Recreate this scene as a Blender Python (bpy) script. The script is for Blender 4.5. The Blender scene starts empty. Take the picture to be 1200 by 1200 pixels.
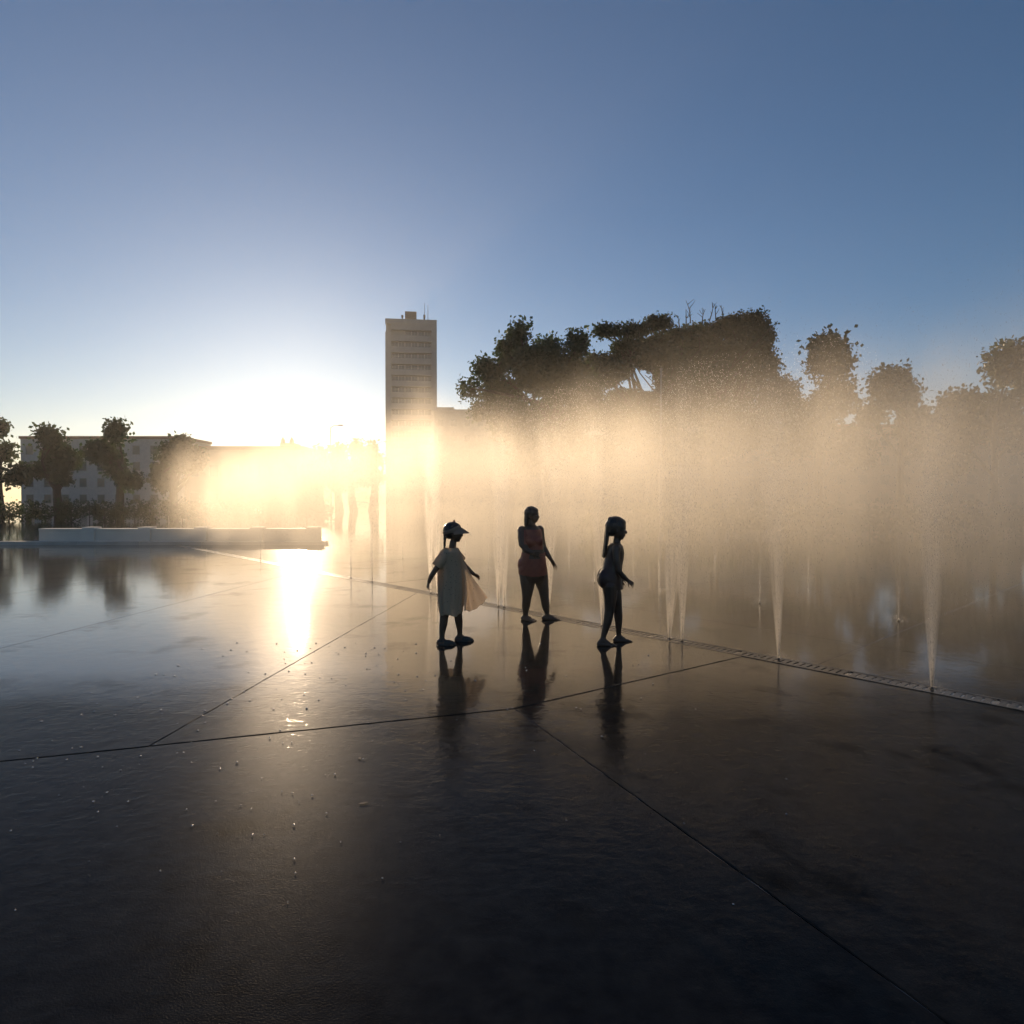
import bpy, bmesh, math, random
import numpy as np
from mathutils import Vector, Matrix, Quaternion
R = math.radians
rnd = random.Random(7)
nrng = np.random.default_rng(11)
scene = bpy.context.scene
C = scene.collection

# ---------------------------------------------------------------- camera, sky, sun, exposure
CAM_H, FPX = 1.45, 750.0            # eye height (m); focal length in 1/1200ths of the frame
HOR = 586.0                          # picture row of the horizon on the 1200 scale
cam = bpy.data.cameras.new('camera'); cam_o = bpy.data.objects.new('camera', cam); C.objects.link(cam_o)
cam.sensor_width = 36; cam.lens = FPX / 1200 * 36; cam.clip_start = 0.05; cam.clip_end = 4000
cam_o.location = (0, 0, CAM_H)
cam_o.rotation_euler = (R(90) - math.atan((600 - HOR) / FPX), 0, 0)
scene.camera = cam_o

SUN_EL, SUN_AZ = R(8.8), R(-18.4)    # azimuth from +Y, negative to the left
sdir = Vector((math.sin(SUN_AZ) * math.cos(SUN_EL), math.cos(SUN_AZ) * math.cos(SUN_EL), math.sin(SUN_EL)))
world = bpy.data.worlds.new('World'); scene.world = world; world.use_nodes = True
wn = world.node_tree.nodes; wl = world.node_tree.links
sky = wn.new('ShaderNodeTexSky'); sky.sky_type = 'NISHITA'; sky.sun_disc = False
sky.sun_elevation = SUN_EL; sky.sun_rotation = SUN_AZ
sky.air_density = 1.0; sky.dust_density = 0.28; sky.ozone_density = 4.0
wl.new(sky.outputs[0], wn['Background'].inputs[0]); wn['Background'].inputs[1].default_value = 0.063
sun = bpy.data.lights.new('sun', 'SUN'); sun_o = bpy.data.objects.new('sun', sun); C.objects.link(sun_o)
sun.energy = 5.0; sun.angle = R(0.6); sun.color = (1.0, 0.74, 0.48)
sun_o.rotation_euler = (-sdir).to_track_quat('-Z', 'Y').to_euler(); sun_o.location = (-20, 40, 30)
vs = scene.view_settings; vs.view_transform = 'Standard'; vs.look = 'None'; vs.gamma = 1; vs.use_curve_mapping = False
vs.exposure = 0.68
cy = scene.cycles
cy.volume_bounces = 4; cy.max_bounces = 8; cy.diffuse_bounces = 4; cy.glossy_bounces = 3; cy.transmission_bounces = 4
cy.transparent_max_bounces = 8; cy.volume_step_rate = 4.0; cy.volume_max_steps = 256
cy.sample_clamp_indirect = 4.0; cy.caustics_reflective = False; cy.caustics_refractive = False
cy.use_denoising = True; cy.adaptive_threshold = 0.02

# ---------------------------------------------------------------- helpers
def tag(o, label=None, cat=None, group=None, kind=None):
    if label: o['label'] = label
    if cat: o['category'] = cat
    if group: o['group'] = group
    if kind: o['kind'] = kind
    return o
def link(o, parent=None):
    C.objects.link(o)
    if parent is not None: o.parent = parent
    return o
def empty(name, loc=(0, 0, 0), rz=0):
    o = bpy.data.objects.new(name, None); C.objects.link(o); o.location = loc; o.rotation_euler = (0, 0, rz); o.empty_display_size = 0.1
    return o
def mesh(name, verts, faces, m, parent=None, smooth=False, loc=None):
    me = bpy.data.meshes.new(name); me.from_pydata([tuple(v) for v in verts], [], faces); me.update()
    if m: me.materials.append(m)
    if smooth: me.polygons.foreach_set('use_smooth', [True] * len(me.polygons))
    o = bpy.data.objects.new(name, me); link(o, parent)
    if loc: o.location = loc
    return o
def inst(o, parent=None, loc=None, rz=None):
    c = o.copy(); C.objects.link(c)
    if parent is not None: c.parent = parent
    if loc is not None: c.location = loc
    if rz is not None: c.rotation_euler = (0, 0, rz)
    return c
class MB:
    def __init__(s): s.v = []; s.f = []
    def box(s, x0, y0, z0, x1, y1, z1):
        b = len(s.v)
        s.v += [(x0,y0,z0),(x1,y0,z0),(x1,y1,z0),(x0,y1,z0),(x0,y0,z1),(x1,y0,z1),(x1,y1,z1),(x0,y1,z1)]
        s.f += [tuple(b + i for i in q) for q in ((0,3,2,1),(4,5,6,7),(0,1,5,4),(1,2,6,5),(2,3,7,6),(3,0,4,7))]
        return s
    def tube(s, pts, rad, n=8, caps=True):
        pts = [Vector(p) for p in pts]; b = len(s.v); up = Vector((0.31, 0.17, 0.93)).normalized()
        for i, p in enumerate(pts):
            d = (pts[min(i + 1, len(pts) - 1)] - pts[max(i - 1, 0)]).normalized()
            a = d.cross(up)
            if a.length < 0.15: a = d.cross(Vector((1, 0, 0)))
            a.normalize(); c = d.cross(a)
            r = rad[i] if hasattr(rad, '__len__') else rad
            for k in range(n):
                t = 2 * math.pi * k / n; q = p + (a * math.cos(t) + c * math.sin(t)) * r; s.v.append(tuple(q))
        for i in range(len(pts) - 1):
            for k in range(n):
                k2 = (k + 1) % n
                s.f.append((b + i*n + k, b + i*n + k2, b + (i+1)*n + k2, b + (i+1)*n + k))
        if caps:
            s.f.append(tuple(b + k for k in range(n))[::-1]); e = b + (len(pts) - 1) * n
            s.f.append(tuple(e + k for k in range(n)))
        return s
    def ell(s, c, r, rot=None, nu=16, nv=10):
        c = Vector(c); b = len(s.v); M = rot or Matrix.Identity(3)
        s.v.append(tuple(c + M @ Vector((0, 0, r[2]))))
        for j in range(1, nv):
            th = math.pi * j / nv
            for i in range(nu):
                ph = 2 * math.pi * i / nu
                s.v.append(tuple(c + M @ Vector((r[0]*math.sin(th)*math.cos(ph), r[1]*math.sin(th)*math.sin(ph), r[2]*math.cos(th)))))
        s.v.append(tuple(c + M @ Vector((0, 0, -r[2])))); e = len(s.v) - 1
        for i in range(nu):
            i2 = (i + 1) % nu
            s.f.append((b, b + 1 + i, b + 1 + i2))
            for j in range(nv - 2):
                q = b + 1 + j * nu
                s.f.append((q + i, q + nu + i, q + nu + i2, q + i2))
            q = b + 1 + (nv - 2) * nu
            s.f.append((q + i, e, q + i2))
        return s
    def cap(s, p0, r0, p1, r1, n=12):          # tapered capsule, closed
        p0 = Vector(p0); p1 = Vector(p1); d = (p1 - p0)
        L = d.length
        if L < 1e-5: return s.ell(p0, (r0, r0, r0))
        d.normalize(); pts = []; rr = []
        for k in range(1, 5):
            t = -math.pi / 2 * (1 - k / 5); pts.append(p0 + d * (math.sin(t) * r0)); rr.append(r0 * math.cos(t))
        for k in range(0, 5):
            t = k / 4; pts.append(p0 + d * L * t); rr.append(r0 + (r1 - r0) * t)
        for k in range(1, 5):
            t = math.pi / 2 * k / 5; pts.append(p1 + d * (math.sin(t) * r1)); rr.append(r1 * math.cos(t))
        return s.tube(pts, rr, n)
    def chain(s, pr):
        for a, b in zip(pr[:-1], pr[1:]): s.cap(a[0], a[1], b[0], b[1])
        return s
    def loft(s, rings, n=28, caps=True, fold=None):  # rings: (centre, rx, ry, yaw)
        b = len(s.v)
        for j, (c, rx, ry, yaw) in enumerate(rings):
            c = Vector(c); cs, sn = math.cos(yaw), math.sin(yaw)
            for k in range(n):
                t = 2 * math.pi * k / n; g = 1 + (fold(t, j) if fold else 0)
                x = rx * math.cos(t) * g; y = ry * math.sin(t) * g
                s.v.append((c.x + x*cs - y*sn, c.y + x*sn + y*cs, c.z))
        m = len(rings)
        for j in range(m - 1):
            for k in range(n):
                k2 = (k + 1) % n
                s.f.append((b + j*n + k, b + j*n + k2, b + (j+1)*n + k2, b + (j+1)*n + k))
        if caps:
            s.f.append(tuple(b + k for k in range(n))[::-1]); e = b + (m - 1) * n; s.f.append(tuple(e + k for k in range(n)))
        return s
    def build(s, name, m, parent=None, smooth=False, loc=None): return mesh(name, s.v, s.f, m, parent, smooth, loc)

# materials
def mat(name): 
    m = bpy.data.materials.new(name); m.use_nodes = True
    return m, m.node_tree.nodes, m.node_tree.links, m.node_tree.nodes['Principled BSDF']
def pmat(name, c0, c1=None, scale=6, rough=0.6, bump=0.0, coat=0.0, spec=0.5, metal=0, detail=6):
    m, n, l, b = mat(name); b.inputs['Roughness'].default_value = rough; b.inputs['Metallic'].default_value = metal
    b.inputs['Coat Weight'].default_value = coat; b.inputs['Coat Roughness'].default_value = 0.12
    b.inputs['Specular IOR Level'].default_value = spec
    tc = n.new('ShaderNodeTexCoord'); no = n.new('ShaderNodeTexNoise'); no.inputs['Scale'].default_value = scale; no.inputs['Detail'].default_value = detail
    l.new(tc.outputs['Object'], no.inputs['Vector'])
    r = n.new('ShaderNodeValToRGB'); r.color_ramp.elements[0].position = 0.3; r.color_ramp.elements[1].position = 0.7
    r.color_ramp.elements[0].color = (*c0, 1); r.color_ramp.elements[1].color = (*(c1 or c0), 1)
    l.new(no.outputs[0], r.inputs[0]); l.new(r.outputs[0], b.inputs['Base Color'])
    if bump:
        bp = n.new('ShaderNodeBump'); bp.inputs['Strength'].default_value = bump; bp.inputs['Distance'].default_value = 0.02
        l.new(no.outputs[0], bp.inputs['Height']); l.new(bp.outputs[0], b.inputs['Normal'])
    return m
def thin_mat(name, col, trans, rough=0.5, tw=0.5, gloss=0.15, c1=None, clear=0.0):   # diffuse + translucent sheet (leaf, cloth, drops)
    m, n, l, b = mat(name); n.remove(b); out = n['Material Output']
    d = n.new('ShaderNodeBsdfDiffuse'); d.inputs[0].default_value = (*col, 1)
    t = n.new('ShaderNodeBsdfTranslucent'); t.inputs[0].default_value = (*trans, 1)
    if c1:
        g0 = n.new('ShaderNodeNewGeometry'); r = n.new('ShaderNodeMix'); r.data_type = 'RGBA'
        r.inputs[6].default_value = (*col, 1); r.inputs[7].default_value = (*c1, 1)
        l.new(g0.outputs['Random Per Island'], r.inputs[0]); l.new(r.outputs[2], d.inputs[0])
    g = n.new('ShaderNodeBsdfGlossy'); g.inputs['Roughness'].default_value = rough
    m1 = n.new('ShaderNodeMixShader'); m1.inputs[0].default_value = tw; l.new(d.outputs[0], m1.inputs[1]); l.new(t.outputs[0], m1.inputs[2])
    m2 = n.new('ShaderNodeMixShader'); m2.inputs[0].default_value = gloss; l.new(m1.outputs[0], m2.inputs[1]); l.new(g.outputs[0], m2.inputs[2])
    last = m2
    if clear:
        tp = n.new('ShaderNodeBsdfTransparent'); last = n.new('ShaderNodeMixShader'); last.inputs[0].default_value = clear
        l.new(m2.outputs[0], last.inputs[1]); l.new(tp.outputs[0], last.inputs[2])
    l.new(last.outputs[0], out.inputs['Surface'])
    return m

def wet_paving():
    m, n, l, b = mat('wet_paving')
    geo = n.new('ShaderNodeNewGeometry'); pos = geo.outputs['Position']
    def noise(scale, detail, vec=pos, stretch=None, rough=0.55):
        t = n.new('ShaderNodeTexNoise'); t.inputs['Scale'].default_value = scale; t.inputs['Detail'].default_value = detail; t.inputs['Roughness'].default_value = rough
        if stretch:
            mp = n.new('ShaderNodeMapping'); mp.inputs['Scale'].default_value = stretch; l.new(vec, mp.inputs['Vector']); l.new(mp.outputs[0], t.inputs['Vector'])
        else: l.new(vec, t.inputs['Vector'])
        return t.outputs[0]
    def math_(op, a, c=None, d=None, clamp=False):
        x = n.new('ShaderNodeMath'); x.operation = op; x.use_clamp = clamp
        for i, v in enumerate((a, c, d)):
            if v is None: continue
            if isinstance(v, (int, float)): x.inputs[i].default_value = v
            else: l.new(v, x.inputs[i])
        return x.outputs[0]
    stone = noise(9, 8); fleck = noise(160, 2)
    r = n.new('ShaderNodeValToRGB'); r.color_ramp.elements[0].position = 0.35; r.color_ramp.elements[1].position = 0.75
    r.color_ramp.elements[0].color = (0.010, 0.0095, 0.009, 1); r.color_ramp.elements[1].color = (0.028, 0.026, 0.023, 1)
    l.new(stone, r.inputs[0]); l.new(r.outputs[0], b.inputs['Base Color'])
    b.inputs['Roughness'].default_value = 0.34
    b.inputs['Specular IOR Level'].default_value = 0.004
    b.inputs['Coat Weight'].default_value = 1.0; b.inputs['Coat IOR'].default_value = 1.33
    dry = n.new('ShaderNodeMapRange'); dry.inputs[1].default_value = 0.56; dry.inputs[2].default_value = 0.70; dry.inputs[3].default_value = 0.0; dry.inputs[4].default_value = 0.3; l.new(noise(1.3, 5, rough=0.65), dry.inputs[0])
    # where the water stands (calm) and where it runs off in small ripples
    pool = noise(0.35, 3)
    sep = n.new('ShaderNodeSeparateXYZ'); l.new(pos, sep.inputs[0])
    run = n.new('ShaderNodeMapRange'); run.inputs[1].default_value = 5.4; run.inputs[2].default_value = 4.0; l.new(
        math_('ADD', sep.outputs[1], math_('MULTIPLY', math_('SUBTRACT', pool, 0.5), 3.0)), run.inputs[0])
    run.clamp = True
    amp = math_('ADD', 0.14, math_('MULTIPLY', run.outputs[0], 0.42))
    rip = noise(24, 2, stretch=(0.7, 1.0, 1.0)); swell = noise(6, 2)
    h = math_('ADD', math_('MULTIPLY', rip, 0.6), math_('ADD', math_('MULTIPLY', swell, 1.2), math_('MULTIPLY', math_('MULTIPLY', noise(90, 2), run.outputs[0]), 0.18)))
    bp = n.new('ShaderNodeBump'); bp.inputs['Distance'].default_value = 0.006
    l.new(amp, bp.inputs['Strength']); l.new(h, bp.inputs['Height'])
    l.new(bp.outputs[0], b.inputs['Coat Normal'])
    l.new(math_('SUBTRACT', math_('SUBTRACT', 1.0, math_('MULTIPLY', run.outputs[0], 0.66)), dry.outputs[0]), b.inputs['Coat Weight'])
    cr = math_('ADD', 0.03, math_('MULTIPLY', pool, 0.06)); l.new(cr, b.inputs['Coat Roughness'])
    b2 = n.new('ShaderNodeBump'); b2.inputs['Strength'].default_value = 0.35; b2.inputs['Distance'].default_value = 0.004
    l.new(fleck, b2.inputs['Height']); l.new(b2.outputs[0], b.inputs['Normal'])
    return m

M = {}
M['paving'] = wet_paving()
M['joint'] = pmat('joint_grout', (0.02, 0.018, 0.016), (0.05, 0.045, 0.04), 20, 0.25, 0.1, coat=1.0)
M['ground'] = pmat('asphalt', (0.02, 0.019, 0.018), (0.04, 0.038, 0.035), 3, 0.4, 0.1, coat=0.7)
M['steel'] = pmat('wet_steel', (0.02, 0.019, 0.018), (0.05, 0.047, 0.044), 30, 0.4, 0.3, coat=0.4, metal=0.3)
M['slot'] = pmat('dark_slot', (0.004, 0.004, 0.004), (0.008, 0.008, 0.008), 20, 0.8, 0, spec=0.1)
def drop_mat(name, gl, tr, clear, grough):
    m, n, l, b = mat(name); n.remove(b); out = n['Material Output']
    g = n.new('ShaderNodeBsdfGlass'); g.inputs['IOR'].default_value = 1.33; g.inputs['Roughness'].default_value = 0.0
    t = n.new('ShaderNodeBsdfTranslucent'); t.inputs[0].default_value = (0.95, 0.94, 0.92, 1)
    h = n.new('ShaderNodeBsdfGlossy'); h.inputs['Roughness'].default_value = grough
    tp = n.new('ShaderNodeBsdfTransparent')
    def mix(f, a, c):
        x = n.new('ShaderNodeMixShader'); x.inputs[0].default_value = f; l.new(a, x.inputs[1]); l.new(c, x.inputs[2]); return x.outputs[0]
    l.new(mix(clear, mix(gl, mix(tr, t.outputs[0], h.outputs[0]), g.outputs[0]), tp.outputs[0]), out.inputs['Surface'])
    return m
M['drops'] = drop_mat('water_drops', 0.62, 0.2, 0.45, 0.2)
M['bead'] = drop_mat('water_beads', 0.15, 0.85, 0.0, 0.2)
M['drops_high'] = drop_mat('bright_drops', 0.05, 0.10, 0.30, 0.3)
M['leaf'] = thin_mat('leaves', (0.022, 0.042, 0.016), (0.05, 0.085, 0.02), rough=0.5, tw=0.30, gloss=0.05, c1=(0.045, 0.060, 0.020))
M['leaf_flat'] = thin_mat('feathery_leaves', (0.018, 0.034, 0.015), (0.04, 0.065, 0.016), rough=0.5, tw=0.26, gloss=0.05, c1=(0.048, 0.050, 0.020))
M['bark'] = pmat('bark', (0.035, 0.026, 0.02), (0.07, 0.055, 0.042), 14, 0.9, 0.6)
M['skin'] = pmat('skin', (0.085, 0.042, 0.024), (0.105, 0.052, 0.03), 5, 0.5, 0.05, coat=0.22)
M['skin_deep'] = pmat('deep_skin', (0.045, 0.022, 0.013), (0.058, 0.028, 0.017), 5, 0.48, 0.05, coat=0.22)
M['hair'] = pmat('dark_hair', (0.012, 0.008, 0.006), (0.03, 0.02, 0.014), 60, 0.38, 0.6, coat=0.2)
M['swim_red'] = pmat('rust_swimsuit', (0.25, 0.05, 0.03), (0.33, 0.075, 0.04), 22, 0.5, 0.2)
M['swim_dark'] = pmat('maroon_swimsuit', (0.03, 0.012, 0.010), (0.05, 0.016, 0.013), 12, 0.45, 0.2)
mw, nw, lw_, bw = mat('water'); bw.inputs['Transmission Weight'].default_value = 1.0; bw.inputs['IOR'].default_value = 1.33; bw.inputs['Roughness'].default_value = 0.12; M['water'] = mw
M['visor'] = thin_mat('tan_visor', (0.44, 0.32, 0.24), (0.75, 0.56, 0.42), rough=0.6, tw=0.55, gloss=0.03)
M['shoe'] = pmat('dark_rubber', (0.025, 0.022, 0.02), (0.045, 0.04, 0.036), 20, 0.5, 0.1, coat=0.2)
M['eye'] = pmat('eye', (0.5, 0.48, 0.45), (0.03, 0.02, 0.015), 40, 0.1)
M['concrete'] = pmat('tower_concrete', (0.30, 0.265, 0.23), (0.36, 0.32, 0.28), 0.5, 0.85, 0.1)
M['concrete2'] = pmat('spandrel_concrete', (0.33, 0.29, 0.25), (0.38, 0.34, 0.30), 0.7, 0.85, 0.1)
M['glass'] = pmat('window_glass', (0.09, 0.085, 0.08), (0.16, 0.15, 0.135), 0.4, 0.2, 0)
M['frame'] = pmat('window_frame', (0.22, 0.2, 0.18), (0.26, 0.24, 0.2), 2, 0.6)
M['plaster'] = pmat('ochre_plaster', (0.36, 0.25, 0.17), (0.43, 0.31, 0.21), 0.6, 0.9, 0.1)
M['pale'] = pmat('pale_stone', (0.42, 0.39, 0.35), (0.52, 0.48, 0.43), 2, 0.8, 0.15)
M['white_stone'] = pmat('white_stone', (0.66, 0.62, 0.55), (0.74, 0.70, 0.62), 2, 0.7, 0.15)
M['roof'] = pmat('roof_tiles', (0.22, 0.10, 0.06), (0.30, 0.14, 0.08), 3, 0.8, 0.3)
M['metal_grey'] = pmat('painted_metal', (0.20, 0.20, 0.20), (0.26, 0.255, 0.25), 5, 0.45, 0, metal=0.3)
M['panel'] = pmat('rusty_panel', (0.12, 0.085, 0.06), (0.18, 0.13, 0.09), 3, 0.7)

def dress_mat():
    m = thin_mat('thin_white_cotton', (0.72, 0.62, 0.50), (0.95, 0.82, 0.64), rough=0.6, tw=0.70, gloss=0.02, clear=0.20)
    n, l = m.node_tree.nodes, m.node_tree.links
    tc = n.new('ShaderNodeTexCoord'); vo = n.new('ShaderNodeTexVoronoi'); vo.inputs['Scale'].default_value = 34
    l.new(tc.outputs['Object'], vo.inputs['Vector'])
    r = n.new('ShaderNodeValToRGB'); r.color_ramp.elements[0].position = 0.10; r.color_ramp.elements[1].position = 0.18
    r.color_ramp.elements[0].color = (0.30, 0.20, 0.12, 1); r.color_ramp.elements[1].color = (0.94, 0.78, 0.59, 1)
    l.new(vo.outputs['Distance'], r.inputs[0])
    for nd in n:
        if nd.bl_idname in ('ShaderNodeBsdfDiffuse', 'ShaderNodeBsdfTranslucent'): l.new(r.outputs[0], nd.inputs[0])
    return m
M['dress'] = dress_mat()

# ---------------------------------------------------------------- ground and plaza
def gxy(px, py):                        # survey: a ground point seen at a picture position (1200 scale)
    Y = CAM_H * FPX / (py - HOR); return Vector(((px - 600) / FPX * Y, Y))
tag(mesh('ground', [(-700,-700,-0.09),(700,-700,-0.09),(700,700,-0.09),(-700,700,-0.09)], [(0,1,2,3)], M['paving']), 'dark wet ground around the plaza', 'ground', kind='structure')
PX0, PX1, PY0, PY1 = -26.0, 20.0, -5.0, 20.6
plaza = MB().box(PX0, PY0, -0.085, PX1, PY1, -0.0040).build('plaza', M['joint'])
tag(plaza, 'wet dark stone plaza floor with wide joints', 'plaza', kind='structure')

D0, Ddir = Vector((0.15, 8.30)), Vector((0.665, -0.747)).normalized()
Dn = Vector((-Ddir.y, Ddir.x))           # away from the camera
CH = 0.10                               # half width of the channel
def clip(poly, p, nrm):                  # keep the side where (q-p).nrm >= 0
    out = []
    for i in range(len(poly)):
        a, b = poly[i], poly[(i + 1) % len(poly)]; da, db = (a - p).dot(nrm), (b - p).dot(nrm)
        if da >= 0: out.append(a)
        if (da >= 0) != (db >= 0): out.append(a + (b - a) * (da / (da - db)))
    return out
def cut(polys, p, d):
    nrm = Vector((-d.y, d.x)); res = []
    for q in polys:
        for s in (1, -1):
            c = clip(q, p, nrm * s)
            if len(c) >= 3: res.append(c)
    return res
def dirv(a): return Vector((math.cos(R(a)), math.sin(R(a))))
def grid(polys, p, d, step, n0, n1, jit=0.0):
    nrm = Vector((-d.y, d.x))
    for k in range(n0, n1): polys = cut(polys, p + nrm * (k * step + rnd.uniform(-jit, jit)), d)
    return polys
full = [Vector((PX0, PY0)), Vector((PX1, PY0)), Vector((PX1, PY1)), Vector((PX0, PY1))]
near = clip(full, D0 - Dn * CH, -Dn); far = clip(full, D0 + Dn * CH, Dn)
P0 = gxy(603, 832); A1, A2, B_ = dirv(17.5), dirv(35), dirv(-66)
up1, up2, rt = Vector((-A1.y, A1.x)), Vector((-A2.y, A2.x)), Vector((-B_.y, B_.x))
above = clip(clip(near, P0, up1), P0, up2)
lowl = clip(clip(near, P0, -up1), P0, -rt); lowr = clip(clip(near, P0, -up2), P0, rt)
slabs = []
slabs += [(q, 0.0015) for q in grid(grid([above], Vector((-1.9, 6.0)), dirv(84), 3.1, 0, 7), Vector((4.4, 4.0)), dirv(84), 3.1, -4, 1)]
slabs += [(q, -0.0005) for q in grid(grid([lowl], P0, B_, 3.4, -7, 0), P0, A1, 3.3, -3, 0)]
slabs += [(q, -0.001) for q in grid(grid([lowr], P0, B_, 3.4, 1, 5), P0, A2, 3.3, -3, 0)]
slabs += [(q, 0.0) for q in grid(grid([far], D0 + Dn * 1.25, Ddir, 2.9, 0, 9), D0, Dn, 3.7, -8, 9)]
def area(q): return abs(sum(q[i].x*q[(i+1)%len(q)].y - q[(i+1)%len(q)].x*q[i].y for i in range(len(q)))) / 2
def inset(q, d):
    if sum(q[i].x*q[(i+1)%len(q)].y - q[(i+1)%len(q)].x*q[i].y for i in range(len(q))) < 0: q = q[::-1]
    out = list(q)
    for i in range(len(q)):
        a, b = q[i], q[(i+1) % len(q)]
        if (b - a).length < 1e-6: continue
        e = (b - a).normalized(); out = clip(out, a + Vector((-e.y, e.x)) * d, Vector((-e.y, e.x)))
        if len(out) < 3: return None
    return out
def dedupe(q):
    o = []
    for p in q:
        if not o or (p - o[-1]).length > 1e-4: o.append(p)
    if len(o) > 1 and (o[0] - o[-1]).length < 1e-4: o.pop()
    return o
for q, z in slabs:
    q = dedupe(q)
    if len(q) < 3 or area(q) < 0.05: continue
    z += rnd.uniform(-0.0015, 0.0015)
    a, b = inset(q, 0.002), inset(q, 0.0065)
    if not a or not b: continue
    a, b = dedupe(a), dedupe(b)
    if len(a) != len(b): b = list(a)
    a2, b2 = [], []
    for i in range(len(a)):
        j = (i + 1) % len(a); e = a[j] - a[i]; m_ = max(1, min(60, int(e.length / 0.11))) if (a[i] + a[j]).length / 2 < 12 else 1
        nn = Vector((-e.y, e.x)).normalized() if e.length > 1e-6 else Vector((0, 0))
        for k in range(m_):
            t = k / m_; q1 = rnd.gauss(0, 0.0014) if k else 0; q2 = q1 + abs(rnd.gauss(0, 0.0030)) * (rnd.random() < 0.5) if k else 0
            a2.append(a[i].lerp(a[j], t) + nn * max(q1, -0.002)); b2.append(b[i].lerp(b[j], t) + nn * q2)
    a, b = a2, b2
    n = len(a)
    v = [(p.x, p.y, -0.0060) for p in a] + [(p.x, p.y, z - 0.002) for p in a] + [(p.x, p.y, z) for p in b]
    f = [tuple(range(2*n, 3*n))]
    for i in range(n):
        j = (i + 1) % n; f += [(i, j, n + j, n + i), (n + i, n + j, 2*n + j, 2*n + i)]
    mesh('paving_slab', v, f, M['paving'], plaza)

# drain channel with slotted grates, running under the jets
drain = empty('drain_channel', (D0.x, D0.y, 0), math.atan2(Ddir.y, Ddir.x))
tag(drain, 'long dark slotted drain channel running below the water jets', 'drain')
T0, T1 = -18, 8
MB().box(T0, -CH + 0.02, -0.0065, T1, CH - 0.02, -0.0020).build('channel_floor', M['joint'], drain)
for s in (-1, 1): MB().box(T0, s*(CH - 0.008) - 0.012, -0.006, T1, s*(CH - 0.008) + 0.012, 0.005).build('frame_rail', M['steel'], drain)
g = MB()
g.box(0.01, -0.076, -0.0015, 0.99, -0.056, 0.0022); g.box(0.01, 0.056, -0.0015, 0.99, 0.076, 0.0022)
for k in range(16): x = 0.02 + k * 0.0605; g.box(x, -0.0555, -0.0015, x + 0.042, 0.0555, 0.0018)
g0 = None
for t in range(T0, T1):
    if g0 is None: g0 = g.build('grate', M['steel'], drain, loc=(t, 0, 0))
    else: inst(g0, drain, (t, 0, rnd.uniform(0, 0.002)))

# kerb step at the far edge of the plaza
kerb = empty('plaza_kerb', (0, PY1 + 0.17, 0)); tag(kerb, 'low pale kerb along the far edge of the plaza', 'kerb')
k0 = None
for x in range(-26, -6, 2):
    if k0 is None: k0 = MB().box(0.006, -0.16, -0.088, 1.994, 0.16, 0.11).build('kerb_stone', M['pale'], kerb, loc=(x, 0, 0))
    else: inst(k0, kerb, (x, 0, rnd.uniform(-0.004, 0.004)))
# low wall left, beyond the plaza
lw = empty('low_wall', (-16.1, 21.9, -0.09)); tag(lw, 'low pale stone wall with piers beyond the glaring plaza edge', 'wall')
for k in range(5):
    MB().box(k*1.9, -0.14, 0, k*1.9 + 1.52, 0.14, 0.50).build('wall_panel', M['white_stone'], lw)
    MB().box(k*1.9 + 1.5, -0.2, 0, k*1.9 + 1.92, 0.2, 0.62).build('pier', M['white_stone'], lw)
    MB().box(k*1.9 + 0.02, -0.18, 0.50, k*1.9 + 1.50, 0.18, 0.57).build('coping', M['white_stone'], lw)

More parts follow.
